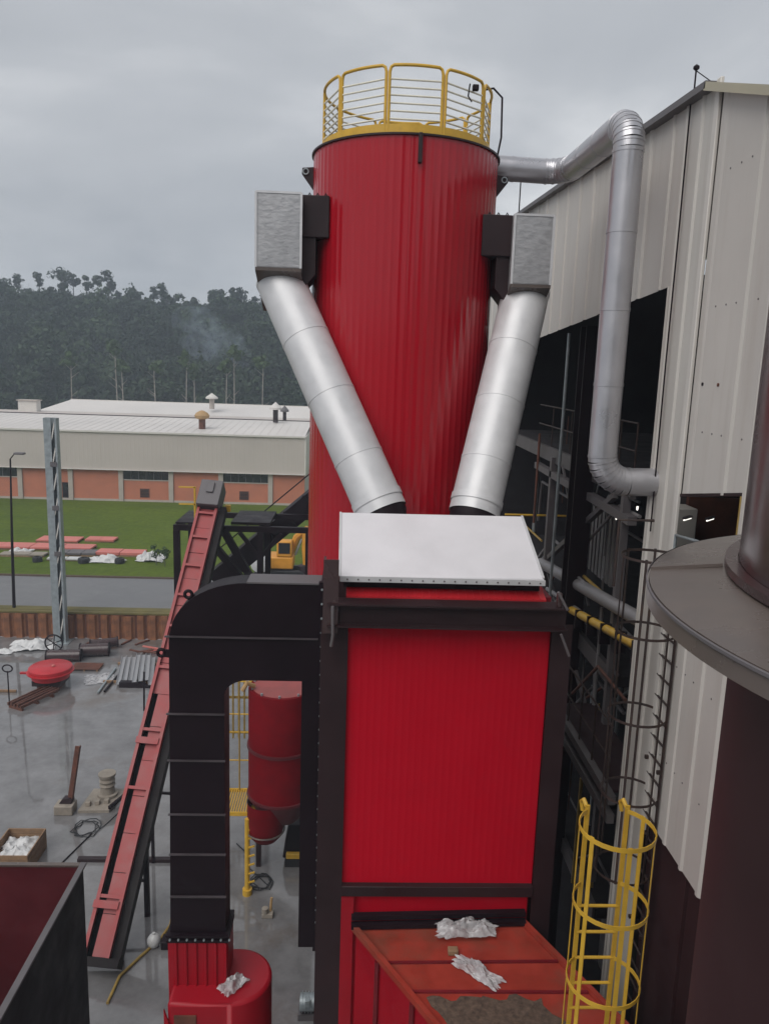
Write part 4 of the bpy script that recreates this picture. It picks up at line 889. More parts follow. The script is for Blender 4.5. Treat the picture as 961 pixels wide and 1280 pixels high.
# little bolts and a fixing hole on the near sheets
for y_, z_, m_ in ((9.75, 18.35, 'black_steel'), (9.32, 18.35, 'rust')):
    b = MB(); b.cyl((BX - 0.012, y_, z_), (BX + 0.01, y_, z_), 0.022, n=10); b.build('fixing', m_, wb)
for zz in (20.9, 19.3, 17.75, 14.6, 13.2):
    for yy in (9.85, 9.62, 9.35, 9.1, 8.85, 8.6):
        if zz > roof_z(yy) - 0.2: continue
        if 'screw' not in globals(): b = MB(); b.cyl((0.004, 0, 0), (-0.006, 0, 0), 0.011, n=8); screw = b.build('screw', 'grey_steel', wb, loc=(BX, yy, zz))
        else: copy_at(screw, wb, (BX, yy, zz))
# things inside the open side
b = MB(); b.box(BX + 0.2, BX + 0.6, 15.7, 15.74, 0, 19.4); b.box(BX + 0.2, BX + 0.6, 16.1, 16.14, 0, 19.4); b.box(BX + 0.38, BX + 0.42, 15.74, 16.1, 0, 19.4); b.build('steel_column', 'black_steel', wb)
b = MB(); b.tube([(BX + 0.15, 16.8, 8), (BX + 0.15, 16.8, 19.3)], 0.035, 8); b.build('down_pipe', 'galvanised', wb)
for i, z_ in enumerate((16.55, 12.9, 10.4, 8.0, 4.5)):
    b = MB(); b.box(5.0, 12.5, 13.4, 26, z_ - 0.22, z_); b.build('floor_deck', 'dark_inside', wb)
    b = MB(); b.box(4.95, 5.05, 13.4, 26, z_ - 0.3, z_ + 0.04); b.build('edge_beam', 'interior_grey', wb)
for (p, q, wd) in (((4.95, 18.6, 13.9), (4.95, 14.2, 16.2), 0.11), ((4.95, 18.0, 16.3), (4.95, 15.2, 13.7), 0.05), ((4.95, 20.5, 16.0), (4.95, 13.2, 15.9), 0.16), ((4.95, 13.6, 8.5), (4.95, 13.6, 16.3), 0.14), ((5.6, 13.2, 16.5), (5.6, 13.2, 8), 0.14), ((4.95, 18.8, 8), (4.95, 18.8, 16.4), 0.16), ((4.95, 13.8, 11.1), (4.95, 18.6, 13.5), 0.07)):
    b = MB(); b.bar(p, q, wd); b.build('brace', 'grey_steel', wb)
b = MB(); b.tube([(4.85, 19.0, 13.65), (4.85, 12.3, 14.40), (4.85, 11.4, 14.5)], 0.13, 16); b.build('process_pipe', 'pipe_dusty', wb)
b = MB(); b.tube([(4.8, 18.0, 13.25), (4.8, 12.0, 13.92)], 0.05, 10); b.build('process_pipe', 'pipe_dusty', wb)
b = MB(); b.tube([(4.75, 16.4, 13.34), (4.75, 12.0, 14.03), (4.75, 11.3, 14.14)], 0.085, 12); yp = b.build('gas_pipe', 'yellow', wb)
for k_ in range(6):
    y_ = 15.9 - k_ * 0.8; z_ = 13.34 + (16.4 - y_) * 0.157; b = MB(); b.box(4.65, 4.85, y_ - 0.03, y_ + 0.03, z_ - 0.3, z_ + 0.095); b.build('pipe_clamp', 'black_steel', yp)
for k_ in range(9):
    b = MB(); b.box(5.5, 5.62, 15.6 + k_ * 0.24, 15.74 + k_ * 0.24, 14.0, 15.5); b.build('tube_bank', 'pipe_dusty', wb)
b = MB(); b.tube([(4.25, 21.0, 14.52), (6.2, 21.0, 14.52)], 0.03, 8); b.build('gas_pipe', 'yellow', wb)
for k_ in range(8):
    y_ = 13.6 + k_ * 0.85; b = MB(); b.tube([(5.05, y_, 16.55), (5.05, y_, 17.6)], 0.018, 6); b.build('handrail_post', 'cage_brown', wb)
for z_ in (17.1, 17.6): b = MB(); b.tube([(5.05, 13.6, z_), (5.05, 21, z_)], 0.018, 6); b.build('handrail', 'cage_brown', wb)
for y0, z_ in ((12.5, 11.87), (12.5, 11.55)):
    b = MB(); b.box(4.12, 4.24, 10.9, 14.5, z_ - 0.09, z_ + 0.06); b.build('walkway_beam', 'interior_grey', wb)
b = MB(); b.box(4.24, 5.0, 11.2, 14.5, 11.82, 11.86); b.build('walkway_grating', 'brown_steel', wb)
for k_ in range(5): y_ = 11.3 + k_ * 0.75; b = MB(); b.tube([(4.2, y_, 11.86), (4.2, y_, 12.95)], 0.018, 6); b.build('walkway_post', 'cage_brown', wb)
for z_ in (12.4, 12.95): b = MB(); b.tube([(4.2, 11.2, z_), (4.2, 14.4, z_)], 0.018, 6); b.build('walkway_rail', 'cage_brown', wb)
b = MB(); b.box(3.2, 3.75, 13.6, 14.4, 8.6, 14.0); b.build('red_duct', 'red_dark', wb)
for (x_, y_, z_, r_) in ((6.4, 15.2, 12.2, 0.5), (6.6, 17.4, 9.4, 0.6), (6.2, 14.6, 6.4, 0.55), (6.4, 19.5, 14.4, 0.45)):
    b = MB(); b.lathe([(0.02, z_ - 0.9), (r_, z_ - 0.75), (r_, z_ + 0.75), (0.02, z_ + 0.95)], x_, y_, 20); b.build('vessel', 'interior_grey', wb)
for k_ in range(64):
    rz_ = random.uniform(8.5, 16.2); ry_ = random.uniform(12.3, 21); x_ = random.uniform(4.75, 6.0); b = MB()
    if k_ % 2: b.tube([(x_, ry_, rz_), (x_, ry_ + random.uniform(1, 3), rz_), (x_, ry_ + 3, rz_ - 1.2)], random.uniform(0.015, 0.04), 8)
    else: b.tube([(x_, ry_, rz_ - 1.2), (x_, ry_, rz_ + 1.2)], random.uniform(0.015, 0.05), 8)
    b.build('small_pipe', random.choice(['interior_grey', 'pipe_dusty', 'pipe_dusty', 'galvanised', 'grey_steel', 'rust', 'yellow_dull']), wb)
for i, (y_, z_) in enumerate(((14.2, 15.95), (15.3, 15.55))):
    t_ = thing('bulkhead_lamp', 'small lit lamp under the dark deck, %s one' % ('brighter right' if i == 0 else 'fainter left'), 'lamp', (5.4, y_, z_), 'lamps glowing in the dark building')
    b = MB(); b.lathe([(0.005, z_ - 0.03), (0.018, z_ - 0.012), (0.02, z_ + 0.03), (0.02, z_ + 0.06)], 5.4, y_, 12); b.build('globe', 'lamp_glow', t_)
    b = MB(); b.box(5.35, 5.45, y_ - 0.05, y_ + 0.05, z_ + 0.061, z_ + 0.10); b.build('holder', 'black_steel', t_)
# roof-edge rods
for (y_, z_, h, lb) in ((22.3, 22.65, 1.1, 'thin dark lightning rod on the roof edge behind the right hood'), (10.9, 22.08, 0.34, 'short knob-ended rod standing near the roof corner')):
    b = MB(); b.tube([(BX - 0.02, y_, z_ - 0.05), (BX - 0.02, y_, z_ + h)], 0.018 if h > 1 else 0.012, 6)
    if h < 1: b.lathe([(0.002, z_ + h - 0.01), (0.04, z_ + h + 0.02), (0.04, z_ + h + 0.05), (0.002, z_ + h + 0.08)], BX - 0.02, y_, 10); b.tube([(BX - 0.02, y_, z_ + h), (BX + 0.0, y_ - 0.5, z_ + 0.03)], 0.007, 5)
    tag(b.build('lightning_rod', 'black_steel'), lb, 'rod')
# conduit running down the upper sheet
o = wire([(BX - 0.05, 10.9, 22.0), (BX - 0.05, 10.88, 20.5), (BX - 0.06, 10.86, 18.6), (BX - 0.05, 10.85, 16.2)], 0.012); tag(o.build('cable', 'black_steel'), 'thin dark cable running down the white cladding beside the opening', 'cable')

# ---- dark caged ladder on the building
def cage_ladder(name, label, cx_, cy_, r_, face, z0, z1, hoops, m, group=None, nstrap=5, rungs=None, open_a=50, strap_w=0.04, tube=True, top_ext=None):
    """face: unit direction from the cage centre to the ladder plane"""
    o = thing(name, label, 'ladder', (cx_, cy_, z0), group); fa = math.atan2(face[1], face[0])
    def pt(a, z_, rr=r_): return Vector((cx_ + rr * math.cos(fa + a), cy_ + rr * math.sin(fa + a), z_))
    oa = R(open_a)
    for s_ in (-1, 1):
        b = MB(); p = pt(s_ * oa, 0)
        b.bar((p.x, p.y, z0), (p.x, p.y, z1 if top_ext is None else top_ext), 0.045, 0.02, upv=(face[0], face[1], 0)); b.build('stile', m, o)
    z_ = z0 + 0.2
    while z_ < (rungs or z1):
        a, c_ = pt(-oa, z_), pt(oa, z_); b = MB(); b.tube([a, c_], 0.016, 8); b.build('rung', m, o); z_ += 0.30
    for hz in hoops:
        b = MB(); nn = 22; pts = [pt(oa + (2 * PI - 2 * oa) * j / nn, hz) for j in range(nn + 1)]
        vs = []; w_ = strap_w
        for j, p in enumerate(pts):
            d = (p - Vector((cx_, cy_, hz))).normalized()
            vs += [p + V(0, 0, -w_ / 2), p + V(0, 0, w_ / 2), p - d * 0.008 + V(0, 0, w_ / 2), p - d * 0.008 + V(0, 0, -w_ / 2)]
        fs = [(4 * j + k_, 4 * (j + 1) + k_, 4 * (j + 1) + (k_ + 1) % 4, 4 * j + (k_ + 1) % 4) for j in range(nn) for k_ in range(4)] + [(3, 2, 1, 0), (4 * nn, 4 * nn + 1, 4 * nn + 2, 4 * nn + 3)]
        b.add(vs, fs); b.build('hoop', m, o, smooth=30)
    for j in range(nstrap):
        a = oa + (2 * PI - 2 * oa) * (j + 0.5) / nstrap; p = pt(a, 0, r_ - 0.010)
        b = MB(); b.bar((p.x, p.y, hoops[-1] - 0.03), (p.x, p.y, hoops[0] + 0.03), strap_w, 0.008, upv=(math.cos(fa + a), math.sin(fa + a), 0)); b.build('cage_strap', m, o)
    return o
dl = cage_ladder('caged_ladder', 'dark rusty caged ladder against the white jamb of the building', 4.03, 9.90, 0.40, (1, 0), 9.0, 16.1, [16.05, 15.0, 13.78, 12.6, 11.4], 'cage_brown', nstrap=5, open_a=34, strap_w=0.035)
for sy in (9.68, 10.12):
    for z_ in (15.6, 13.0, 10.4): b = MB(); b.box(4.30, BX - 0.03, sy - 0.02, sy + 0.02, z_, z_ + 0.05); b.build('wall_bracket', 'cage_brown', dl)
for pts in ([(3.7, 10.35, 15.5), (3.7, 10.35, 16.45), (4.2, 10.38, 16.45)], ):
    b = MB(); b.tube(pts, 0.02, 8); b.build('top_rail', 'cage_brown', dl)
b = MB(); b.tube([(4.32, 9.9, 15.7), (4.32, 9.9, 16.35), (4.3, 9.2, 16.42), (4.3, 8.7, 16.42)], 0.022, 8); o = b.build('guard_rail', 'galvanised'); tag(o, 'pale pipe guard rail in front of the lit wall opening', 'guard rail')
yl = cage_ladder('caged_ladder', 'bright yellow caged ladder rising beside the red chute', 2.60, 6.58, 0.36, (0, 1), 0.0, 14.22, [14.16, 13.36, 12.50, 11.65, 10.7, 9.7, 8.7, 7.7, 6.7, 5.7, 4.7, 3.7, 2.7], 'yellow', nstrap=5, rungs=13.4, open_a=34, strap_w=0.045)
for x_ in (2.40, 2.80):
    b = MB(); b.tube([(x_, 6.88, 14.18), (x_ - 0.02, 6.95, 14.24), (x_ - 0.02, 7.02, 14.18), (x_, 7.02, 14.08)], 0.022, 8); b.build('stile_hook', 'yellow', yl)

# ================================================================ STACK WITH CONICAL HAT (right foreground)
CX, CY, CZ = 2.416, 2.155, 17.70
st = thing('chimney_stack', 'large dark brown steel chimney with wide flat collar in the right foreground', 'chimney', (CX, CY, 0))
SRR = 1.135
b = MB(); b.lathe([(SRR, CZ + 0.012), (SRR, 26.5)], CX, CY, 96); b.build('upper_shell', 'stack_steel', st)
b = MB(); b.lathe([(SRR - 0.01, 0), (SRR - 0.01, CZ - 0.06)], CX, CY, 96); b.build('lower_shell', 'dark_red_wall', st)
b = MB(); b.lathe([(SRR - 0.02, CZ + 0.05), (1.43, CZ - 0.005), (1.435, CZ - 0.075), (1.42, CZ - 0.078), (1.415, CZ - 0.02), (SRR - 0.02, CZ + 0.02)], CX, CY, 128); b.build('collar', 'stack_hat', st, smooth=30)
b = MB(); b.lathe([(1.436, CZ - 0.006), (1.440, CZ - 0.009), (1.440, CZ - 0.018), (1.436, CZ - 0.021)], CX, CY, 128); b.build('collar_bead', 'grey_steel', st)
b = MB(); b.lathe([(SRR + 0.002, CZ + 0.045), (SRR + 0.045, CZ + 0.047), (SRR + 0.045, CZ + 0.075), (SRR + 0.002, CZ + 0.075)], CX, CY, 96); b.build('base_ring', 'stack_steel', st)
for k_ in range(8):
    a = R(20 + 45 * k_); d_ = V(math.sin(a), -math.cos(a), 0); c0 = V(CX, CY, 0)
    b = MB(); b.bar(c0 + d_ * (SRR + 0.05) + V(0, 0, CZ + 0.046), c0 + d_ * 1.428 + V(0, 0, CZ + 0.0), 0.018, 0.012); b.build('collar_seam', 'stack_hat', st)
for z_ in (18.9, 20.4): b = MB(); b.lathe([(SRR + 0.001, z_), (SRR + 0.02, z_ + 0.01), (SRR + 0.02, z_ + 0.05), (SRR + 0.001, z_ + 0.06)], CX, CY, 96); b.build('weld_band', 'stack_steel', st)
# ================================================================ FUEL BIN (lower left)
fb = thing('fuel_bin', 'open-topped bin, maroon inside and black outside, at the lower left', 'bin', (-7.2, 11, 0))
x0, x1, y0, y1, zt, zb = -9.6, -5.32, 7.0, 14.25, 8.3, 3.4
b = MB(); b.box(x1, x1 + 0.03, y0, y1, zb, zt); b.build('side_wall', 'black_steel', fb)
b = MB(); b.box(x1 - 0.03, x1 - 0.002, y0 + 0.05, y1 - 0.05, zb, zt - 0.01); b.build('side_lining', 'maroon', fb)
b = MB(); b.box(x0 + 0.03, x1 - 0.031, y1 - 0.06, y1 - 0.02, zb, zt); b.build('end_wall', 'maroon', fb)
b = MB(); b.box(x0, x0 + 0.03, y0, y1, zb, zt); b.build('side_wall', 'maroon', fb)
b = MB(); b.box(x0 + 0.03, x1 - 0.031, y0 + 0.02, y0 + 0.06, zb, zt); b.build('end_wall', 'maroon', fb)
b = MB(); b.hexa([(x0 + .03, y0 + .06, zb), (x1 - .03, y0 + .06, zb), (x1 - .03, y1 - .06, zb), (x0 + .03, y1 - .06, zb)], [(x0 + .03, y0 + .06, zb + .03), (x1 - .03, y0 + .06, zb + .03), (x1 - .03, y1 - .06, zb + .5), (x0 + .03, y1 - .06, zb + .5)]); b.build('floor_plate', 'maroon', fb)
b = MB(); b.box(x1 - 0.02, x1 + 0.10, y0, y1 + 0.02, zt, zt + 0.05); b.build('rim', 'grey_steel', fb, bevel=0.008)
b = MB(); b.box(x0, x1 - 0.021, y1 - 0.08, y1 + 0.02, zt, zt + 0.04); b.build('rim', 'stack_hat', fb)
for xx in (x0 + 0.2, x1 - 0.2):
    for yy in (y0 + 0.2, y1 - 0.2): b = MB(); b.box(xx - 0.12, xx + 0.12, yy - 0.12, yy + 0.12, 0, zb); b.build('leg', 'black_steel', fb)

# ================================================================ RED INCLINED CONVEYOR
cv = thing('inclined_conveyor', 'long salmon-red trough conveyor climbing past the black duct', 'conveyor', (-7.4, 21, 0))
B0, T0 = Vector((-7.42, 20.7, 0.62)), Vector((-6.03, 32.0, 12.62))
ax = (T0 - B0); LN = ax.length; ax.normalize(); lat = Vector((1, 0, 0)); lat = (lat - ax * lat.dot(ax)).normalized(); nv = lat.cross(ax).normalized()
if nv.z < 0: nv = -nv
def C_(s_, l_, h_): return B0 + ax * s_ + lat * l_ + nv * h_
HW = 0.41
def slab(s0, s1, l0, l1, h0, h1):
    B = MB(); B.hexa([C_(s0, l0, h0), C_(s0, l1, h0), C_(s1, l1, h0), C_(s1, l0, h0)], [C_(s0, l0, h1), C_(s0, l1, h1), C_(s1, l1, h1), C_(s1, l0, h1)]); return B
for l_ in (-HW, HW):
    slab(0, LN, l_ - 0.012, l_ + 0.012, -0.42, 0.09).build('side_plate', 'red_primer', cv)
    slab(0, LN, l_ - (0.10 if l_ > 0 else 0.012), l_ + (0.012 if l_ > 0 else 0.10), 0.092, 0.106).build('flange', 'red_primer', cv)
slab(0, LN, HW + 0.012, HW + 0.30, -0.52, -0.12).build('shade_box', 'dark_steel_shade', cv)  # near-black box paints the shade on the conveyor's red right side
slab(0, LN, -HW + 0.012, HW - 0.012, -0.42, -0.40).build('bottom_pan', 'dark_steel_shade', cv)
split = LN * 0.43; np_ = 14
for i in range(np_):
    s0, s1 = LN * i / np_ + 0.01, LN * (i + 1) / np_ - 0.01
    l0 = -HW + 0.013 if s0 > split else -0.13
    slab(s0, s1, l0, HW - 0.013, -0.06 - 0.012 * (i % 2), -0.035 - 0.012 * (i % 2)).build('cover_plate', 'red_primer', cv, smooth=0)
for s_ in [LN * f_ for f_ in (0.10, 0.30, 0.42, 0.56, 0.66, 0.74, 0.82, 0.90, 0.97)]:
    slab(s_ - 0.05, s_ + 0.05, -HW, HW - 0.1, 0.03, 0.092).build('cross_bar', 'red_primer', cv)
for s_ in (LN * 0.085, LN * 0.395): slab(s_ - 0.10, s_ + 0.12, -HW - 0.04, HW - 0.08, 0.107, 0.16).build('joint_plate', 'red_primer', cv)
hc = slab(LN * 0.985, LN * 1.06, -HW - 0.05, HW + 0.06, -0.5, 0.36); hc.build('head_cover', 'grey_steel', cv, bevel=0.03)
slab(LN * 1.02, LN * 1.05, -0.15, 0.15, 0.36, 0.44).build('head_hatch', 'grey_steel', cv, bevel=0.02)
slab(LN * 0.985, LN * 0.995, -HW, HW, -0.3, 0.2).build('head_mouth', 'dark_inside', cv)
slab(-0.25, 0.0, -HW - 0.05, HW + 0.32, -0.55, 0.1).build('tail_box', 'dark_steel_shade', cv)
for f_ in (0.2, 0.45, 0.7):
    p = C_(LN * f_, HW + 0.16, -0.5)
    for dx_ in (0.0,): b = MB(); b.box(p.x - 0.08, p.x + 0.08, p.y - 0.08, p.y + 0.08, 0, p.z); b.build('support_leg', 'black_steel', cv)
    p2 = C_(LN * f_, -HW + 0.1, -0.44); b = MB(); b.box(p2.x - 0.05, p2.x + 0.05, p2.y - 0.06, p2.y + 0.06, 0, p2.z); b.build('support_leg', 'black_steel', cv)
    b = MB(); b.bar((p2.x, p2.y, p2.z * 0.5), (p.x, p.y, p.z * 0.5), 0.08); b.build('leg_tie', 'black_steel', cv)

# ---- steel frame carrying the conveyor head
sf = thing('support_frame', 'black steel frame and deck under the head of the red conveyor', 'steel frame', (-4.8, 33.5, 0))
for x_ in (-7.62, -4.0, -1.9):
    for y_ in (33.0, 36.0): b = MB(); b.box(x_ - 0.13, x_ + 0.13, y_ - 0.13, y_ + 0.13, 0, 11.25); b.build('post', 'black_steel', sf)
for y_ in (33.0, 36.0): b = MB(); b.box(-7.75, -1.77, y_ - 0.1, y_ + 0.1, 11.25, 11.5); b.build('beam', 'black_steel', sf)
for x_ in (-7.62, -4.0): b = MB(); b.box(x_ - 0.1, x_ + 0.1, 33.1, 35.9, 11.26, 11.48); b.build('beam', 'black_steel', sf)
b = MB(); b.box(-5.3, -3.6, 33.12, 35.9, 11.52, 11.64); b.build('deck', 'black_steel', sf)
b = MB(); b.box(-7.7, -6.9, 33.12, 35.9, 11.52, 11.58); b.build('deck', 'black_steel', sf)
for p, q in (((-7.5, 33, 8.6), (-6.2, 33, 11.2)), ((-4.1, 33, 10.2), (-4.9, 33, 11.2)), ((-3.9, 33, 10.2), (-3.1, 33, 11.2)), ((-4.1, 33, 8.2), (-6.0, 33, 10.6)), ((-5.6, 33, 11.3), (-4.1, 33, 8.6))):
    b = MB(); b.bar(p, q, 0.16 if q[2] > 11 else 0.3); b.build('brace', 'black_steel', sf)
b = MB(); b.box(-6.95, -6.88, 33.4, 33.5, 11.6, 13.1); b.build('yellow_post', 'yellow', sf)
for z_ in (12.3, 13.05): b = MB(); b.box(-7.6, -6.85, 33.4, 33.46, z_, z_ + 0.06); b.build('yellow_rail', 'yellow', sf)
b = MB(); b.box(-5.55, -5.3, 33.0, 33.2, 12.1, 12.4); b.build('gear_motor', 'yellow', sf, bevel=0.03)
gc = thing('black_gallery', 'black inclined conveyor gallery climbing right behind the steel frame', 'conveyor', (-4, 37, 0))
b = MB(); b.bar((-6.6, 36.8, 8.0), (-1.2, 37.2, 12.7), 0.9, 0.95); b.build('gallery_body', 'black_steel', gc)
for k_ in range(7):
    f_ = k_ / 6; p = V(-6.6, 36.3, 8.0).lerp(V(-1.2, 36.7, 12.7), f_); b = MB(); b.bar(p + V(0.32, 0, -0.37), p + V(-0.32, 0, 0.37), 0.06); b.build('gallery_rib', 'dark_steel_shade', gc)
b = MB(); b.tube([(-6.9, 36.3, 9.2), (-1.5, 36.7, 13.9)], 0.03, 8); b.build('gallery_rail', 'black_steel', gc)
b = MB(); b.box(-6.5, -6.3, 36.7, 36.9, 0, 7.7); b.box(-2.1, -1.9, 37, 37.2, 0, 11.6); b.build('gallery_legs', 'black_steel', gc)

# ================================================================ EXCAVATOR AND TANK BEYOND THE ROAD
ex = thing('excavator', 'orange-yellow excavator parked on the grass behind the black frame', 'excavator', (-5.6, 60, 1.8))
for y_ in (59.2, 60.9):
    pl = [(-7.3 + 0.35 * 1, 1.82), (-4.0, 1.82), (-3.6, 2.15), (-4.0, 2.5), (-6.95, 2.5), (-7.3, 2.15)]
    b = MB(); b.prism([(x, y_ - 0.25, z) for x, z in pl], (0, 0.5, 0)); b.build('track', 'rubber', ex, bevel=0.05)
b = MB(); b.box(-7.0, -4.6, 59.1, 61.1, 2.6, 3.6); b.build('house', 'excavator_yellow', ex, bevel=0.12)
b = MB(); b.box(-7.4, -6.9, 59.2, 61.0, 2.7, 3.9); b.build('counterweight', 'excavator_yellow', ex, bevel=0.15)
b = MB(); b.box(-5.9, -4.7, 59.1, 60.0, 3.6, 4.9); cb_ = b.build('cab', 'excavator_yellow', ex, bevel=0.1)
b = MB(); b.box(-5.75, -4.85, 59.06, 59.097, 3.9, 4.75); b.build('cab_window', 'dark_glass', cb_)
b = MB(); b.tube([(-5.0, 60.3, 3.4), (-4.4, 60.2, 5.0), (-3.6, 60.0, 5.75), (-3.1, 59.9, 5.4)], [0.28, 0.3, 0.26, 0.2], 8); b.build('boom', 'excavator_yellow', ex)
b = MB(); b.tube([(-3.7, 59.8, 5.9), (-3.75, 59.7, 4.2), (-3.7, 59.6, 2.9)], [0.24, 0.22, 0.16], 8); b.build('arm', 'excavator_yellow', ex)
b = MB(); b.prism([(-4.15, 59.2, 2.9), (-3.4, 59.2, 2.95), (-3.3, 59.2, 2.2), (-3.9, 59.2, 1.95)], (0, 0.8, 0)); b.build('bucket', 'brown_steel', ex, bevel=0.05)
b = MB(); b.tube([(-4.5, 60.0, 3.6), (-4.0, 60.0, 4.9)], 0.09, 8); b.build('boom_cylinder', 'galvanised', ex)
tk = thing('tank_trailer', 'small silver tank trailer on black wheels left of the excavator', 'trailer', (-6.95, 57.5, 1.8))
b = MB(); b.tube([(-6.95, 57.0, 3.55), (-6.95, 57.1, 3.55), (-6.95, 58.0, 3.55), (-6.95, 58.1, 3.55)], [0.5, 0.72, 0.72, 0.5], 24); b.build('tank', 'silver', tk)
b = MB(); b.box(-7.4, -6.5, 57.0, 58.1, 2.65, 2.85); b.build('chassis', 'black_steel', tk)
for x_ in (-7.55, -6.35):
    for y_ in (57.5,): b = MB(); b.tube([(x_ - 0.12, y_, 2.26), (x_ + 0.12, y_, 2.26)], 0.45, 20); w_ = b.build('wheel', 'rubber', tk); b = MB(); b.tube([(x_ - 0.14, y_, 2.26), (x_ + 0.14, y_, 2.26)], 0.2, 16); b.build('rim', 'galvanised', w_)

# ================================================================ YARD: RED VESSEL, YELLOW LANDING
rv = thing('red_vessel', 'dark red upright vessel with bands seen between duct and boiler', 'vessel', (-2.25, 25.2, 0))
VX, VY, VR = -2.28, 25.2, 1.16
b = MB(); b.lathe([(VR - 0.16, 7.5), (VR - 0.02, 7.5), (VR, 7.46), (VR, 5.42)], VX, VY, 56); b.build('upper_shell', 'vessel_red', rv, smooth=50)
b = MB(); b.lathe([(0.01, 7.52), (VR - 0.14, 7.50), (VR - 0.14, 7.4)], VX, VY, 48); b.build('lid', 'vessel_lid', rv)
b = MB(); b.lathe([(VR, 5.34), (VR, 3.6)], VX, VY, 56); b.build('middle_shell', 'vessel_red', rv)
for z_ in (5.38, 3.55): b = MB(); b.lathe([(VR, z_ - 0.06), (VR + 0.05, z_ - 0.05), (VR + 0.05, z_ + 0.05), (VR, z_ + 0.06)], VX, VY, 56); b.build('band', 'maroon', rv)
b = MB(); b.lathe([(VR, 3.5), (0.9, 2.9), (0.7, 2.6)], VX, VY, 48); b.build('cone', 'maroon', rv)
b = MB(); cx_ = VX - 0.5
b.lathe([(0.64, 3.45), (0.64, 2.5), (0.58, 2.2), (0.42, 2.0), (0.2, 1.92), (0.02, 1.9)], cx_, VY - 0.5, 36); b.build('outlet_elbow', 'vessel_red', rv)
b = MB(); b.tube([(cx_ + 0.66 * math.cos(a), VY - 0.5 + 0.66 * math.sin(a), 2.35) for a in [2 * PI * i / 28 for i in range(28)]], 0.03, 6, closed=True); b.build('outlet_ring', 'stack_hat', rv)
for a in range(10): an = 2 * PI * a / 10; b = MB(); b.cyl((VX + (VR - 0.12) * math.sin(an), VY - (VR - 0.12) * math.cos(an), 7.5), (VX + (VR - 0.12) * math.sin(an), VY - (VR - 0.12) * math.cos(an), 7.58), 0.04, n=8); b.build('lid_clamp', 'galvanised', rv)
b = MB(); b.tube([(VX - 0.95, VY - 0.3, 7.6), (VX - 1.15, VY - 0.5, 7.8), (VX - 1.3, VY - 0.4, 7.5)], 0.09, 8); b.build('valve', 'ochre', rv)
for x_, y_ in ((VX - 0.9, VY + 0.8), (VX + 0.9, VY + 0.8), (VX + 0.9, VY - 0.6)): b = MB(); b.box(x_ - 0.09, x_ + 0.09, y_ - 0.09, y_ + 0.09, 0, 3.6); b.build('leg', 'brown_steel', rv)

yd = thing('yellow_landing', 'yellow grating landing and post beside the dark red vessel', 'landing', (-3.7, 24.6, 0))
for k_ in range(13): x_ = -4.35 + k_ * 0.085; b = MB(); b.box(x_, x_ + 0.04, 24.6, 26.1, 2.95, 3.03); b.build('grating_bar', 'yellow', yd)
for y_ in (24.57, 26.1): b = MB(); b.box(-4.38, -3.28, y_, y_ + 0.05, 2.92, 3.06); b.build('frame_bar', 'yellow', yd)
b = MB(); b.prism([(-3.31, 24.6, 2.92), (-3.26, 24.6, 2.92), (-3.05, 24.9, 2.92), (-3.31, 26.1, 2.92)], (0, 0, 0.12)); b.build('corner_plate', 'yellow', yd)
b = MB(); b.cyl((-3.38, 24.4, 0.0), (-3.38, 24.4, 2.93), 0.09, n=14); b.build('post', 'yellow', yd)
b = MB(); b.cyl((-3.38, 24.4, 0.0), (-3.38, 24.4, 0.22), 0.17, n=16); b.build('post_foot', 'yellow', yd)
for k_ in range(7): z_ = 0.5 + 0.34 * k_; b = MB(); b.bar((-3.33, 24.33, z_), (-3.12, 24.36, z_ + 0.05), 0.05, 0.05); b.build('step', 'yellow', yd)
for x_, y_ in ((-4.36, 26.1), (-3.9, 26.1), (-3.45, 26.1), (-4.36, 24.65)):
    b = MB(); b.tube([(x_, y_, 3.0), (x_, y_, 7.3)], 0.028, 8); b.build('tall_post', 'yellow_dull', yd)
for z_ in (4.2, 5.3, 6.0, 7.25): b = MB(); b.tube([(-4.36, 24.65, z_), (-4.36, 26.1, z_), (-3.45, 26.1, z_)], 0.026, 8); b.build('rail', 'yellow', yd)
yg = thing('yellow_guard', 'yellow slatted guard partly hidden behind the vessel top', 'guard', (-4.6, 31, 0))
for k_ in range(7): x_ = -5.4 + k_ * 0.24; b = MB(); b.box(x_, x_ + 0.07, 30.9, 30.96, 2.6, 6.2); b.build('slat', 'yellow_dull', yg)
for z_ in (2.8, 4.4, 6.1): b = MB(); b.box(-5.5, -3.8, 30.96, 31.02, z_, z_ + 0.1); b.build('rail', 'yellow_dull', yg)
for x_ in (-5.45, -3.9): b = MB(); b.box(x_ - 0.06, x_ + 0.06, 31.02, 31.14, 0, 6.2); b.build('post', 'yellow_dull', yg)

mc = thing('black_machine', 'black machine box with yellow front bar under the boiler edge', 'machine', (-1.7, 26.4, 0))
b = MB(); b.hexa([(-2.3, 26.0, 0.3), (-1.0, 26.0, 0.3), (-1.0, 27.1, 0.3), (-2.3, 27.1, 0.3)], [(-2.1, 26.25, 1.5), (-1.0, 26.25, 1.5), (-1.0, 27.1, 1.5), (-2.1, 27.1, 1.5)]); b.build('body', 'black_steel', mc, bevel=0.05)
b = MB(); b.box(-2.15, -1.0, 25.82, 25.99, 0.38, 0.60); b.build('front_bar', 'yellow', mc, bevel=0.03)
b = MB(); b.box(-2.2, -1.0, 25.9, 26.9, 0, 0.3); b.build('skid', 'rubber', mc)
b = MB(); b.add([(-2.24, 26.12, 0.85), (-2.155, 26.25, 1.35), (-2.155, 26.75, 1.35), (-2.24, 26.75, 0.85)], [(0, 1, 2, 3)]); b.build('side_hatch', 'grey_steel', mc)

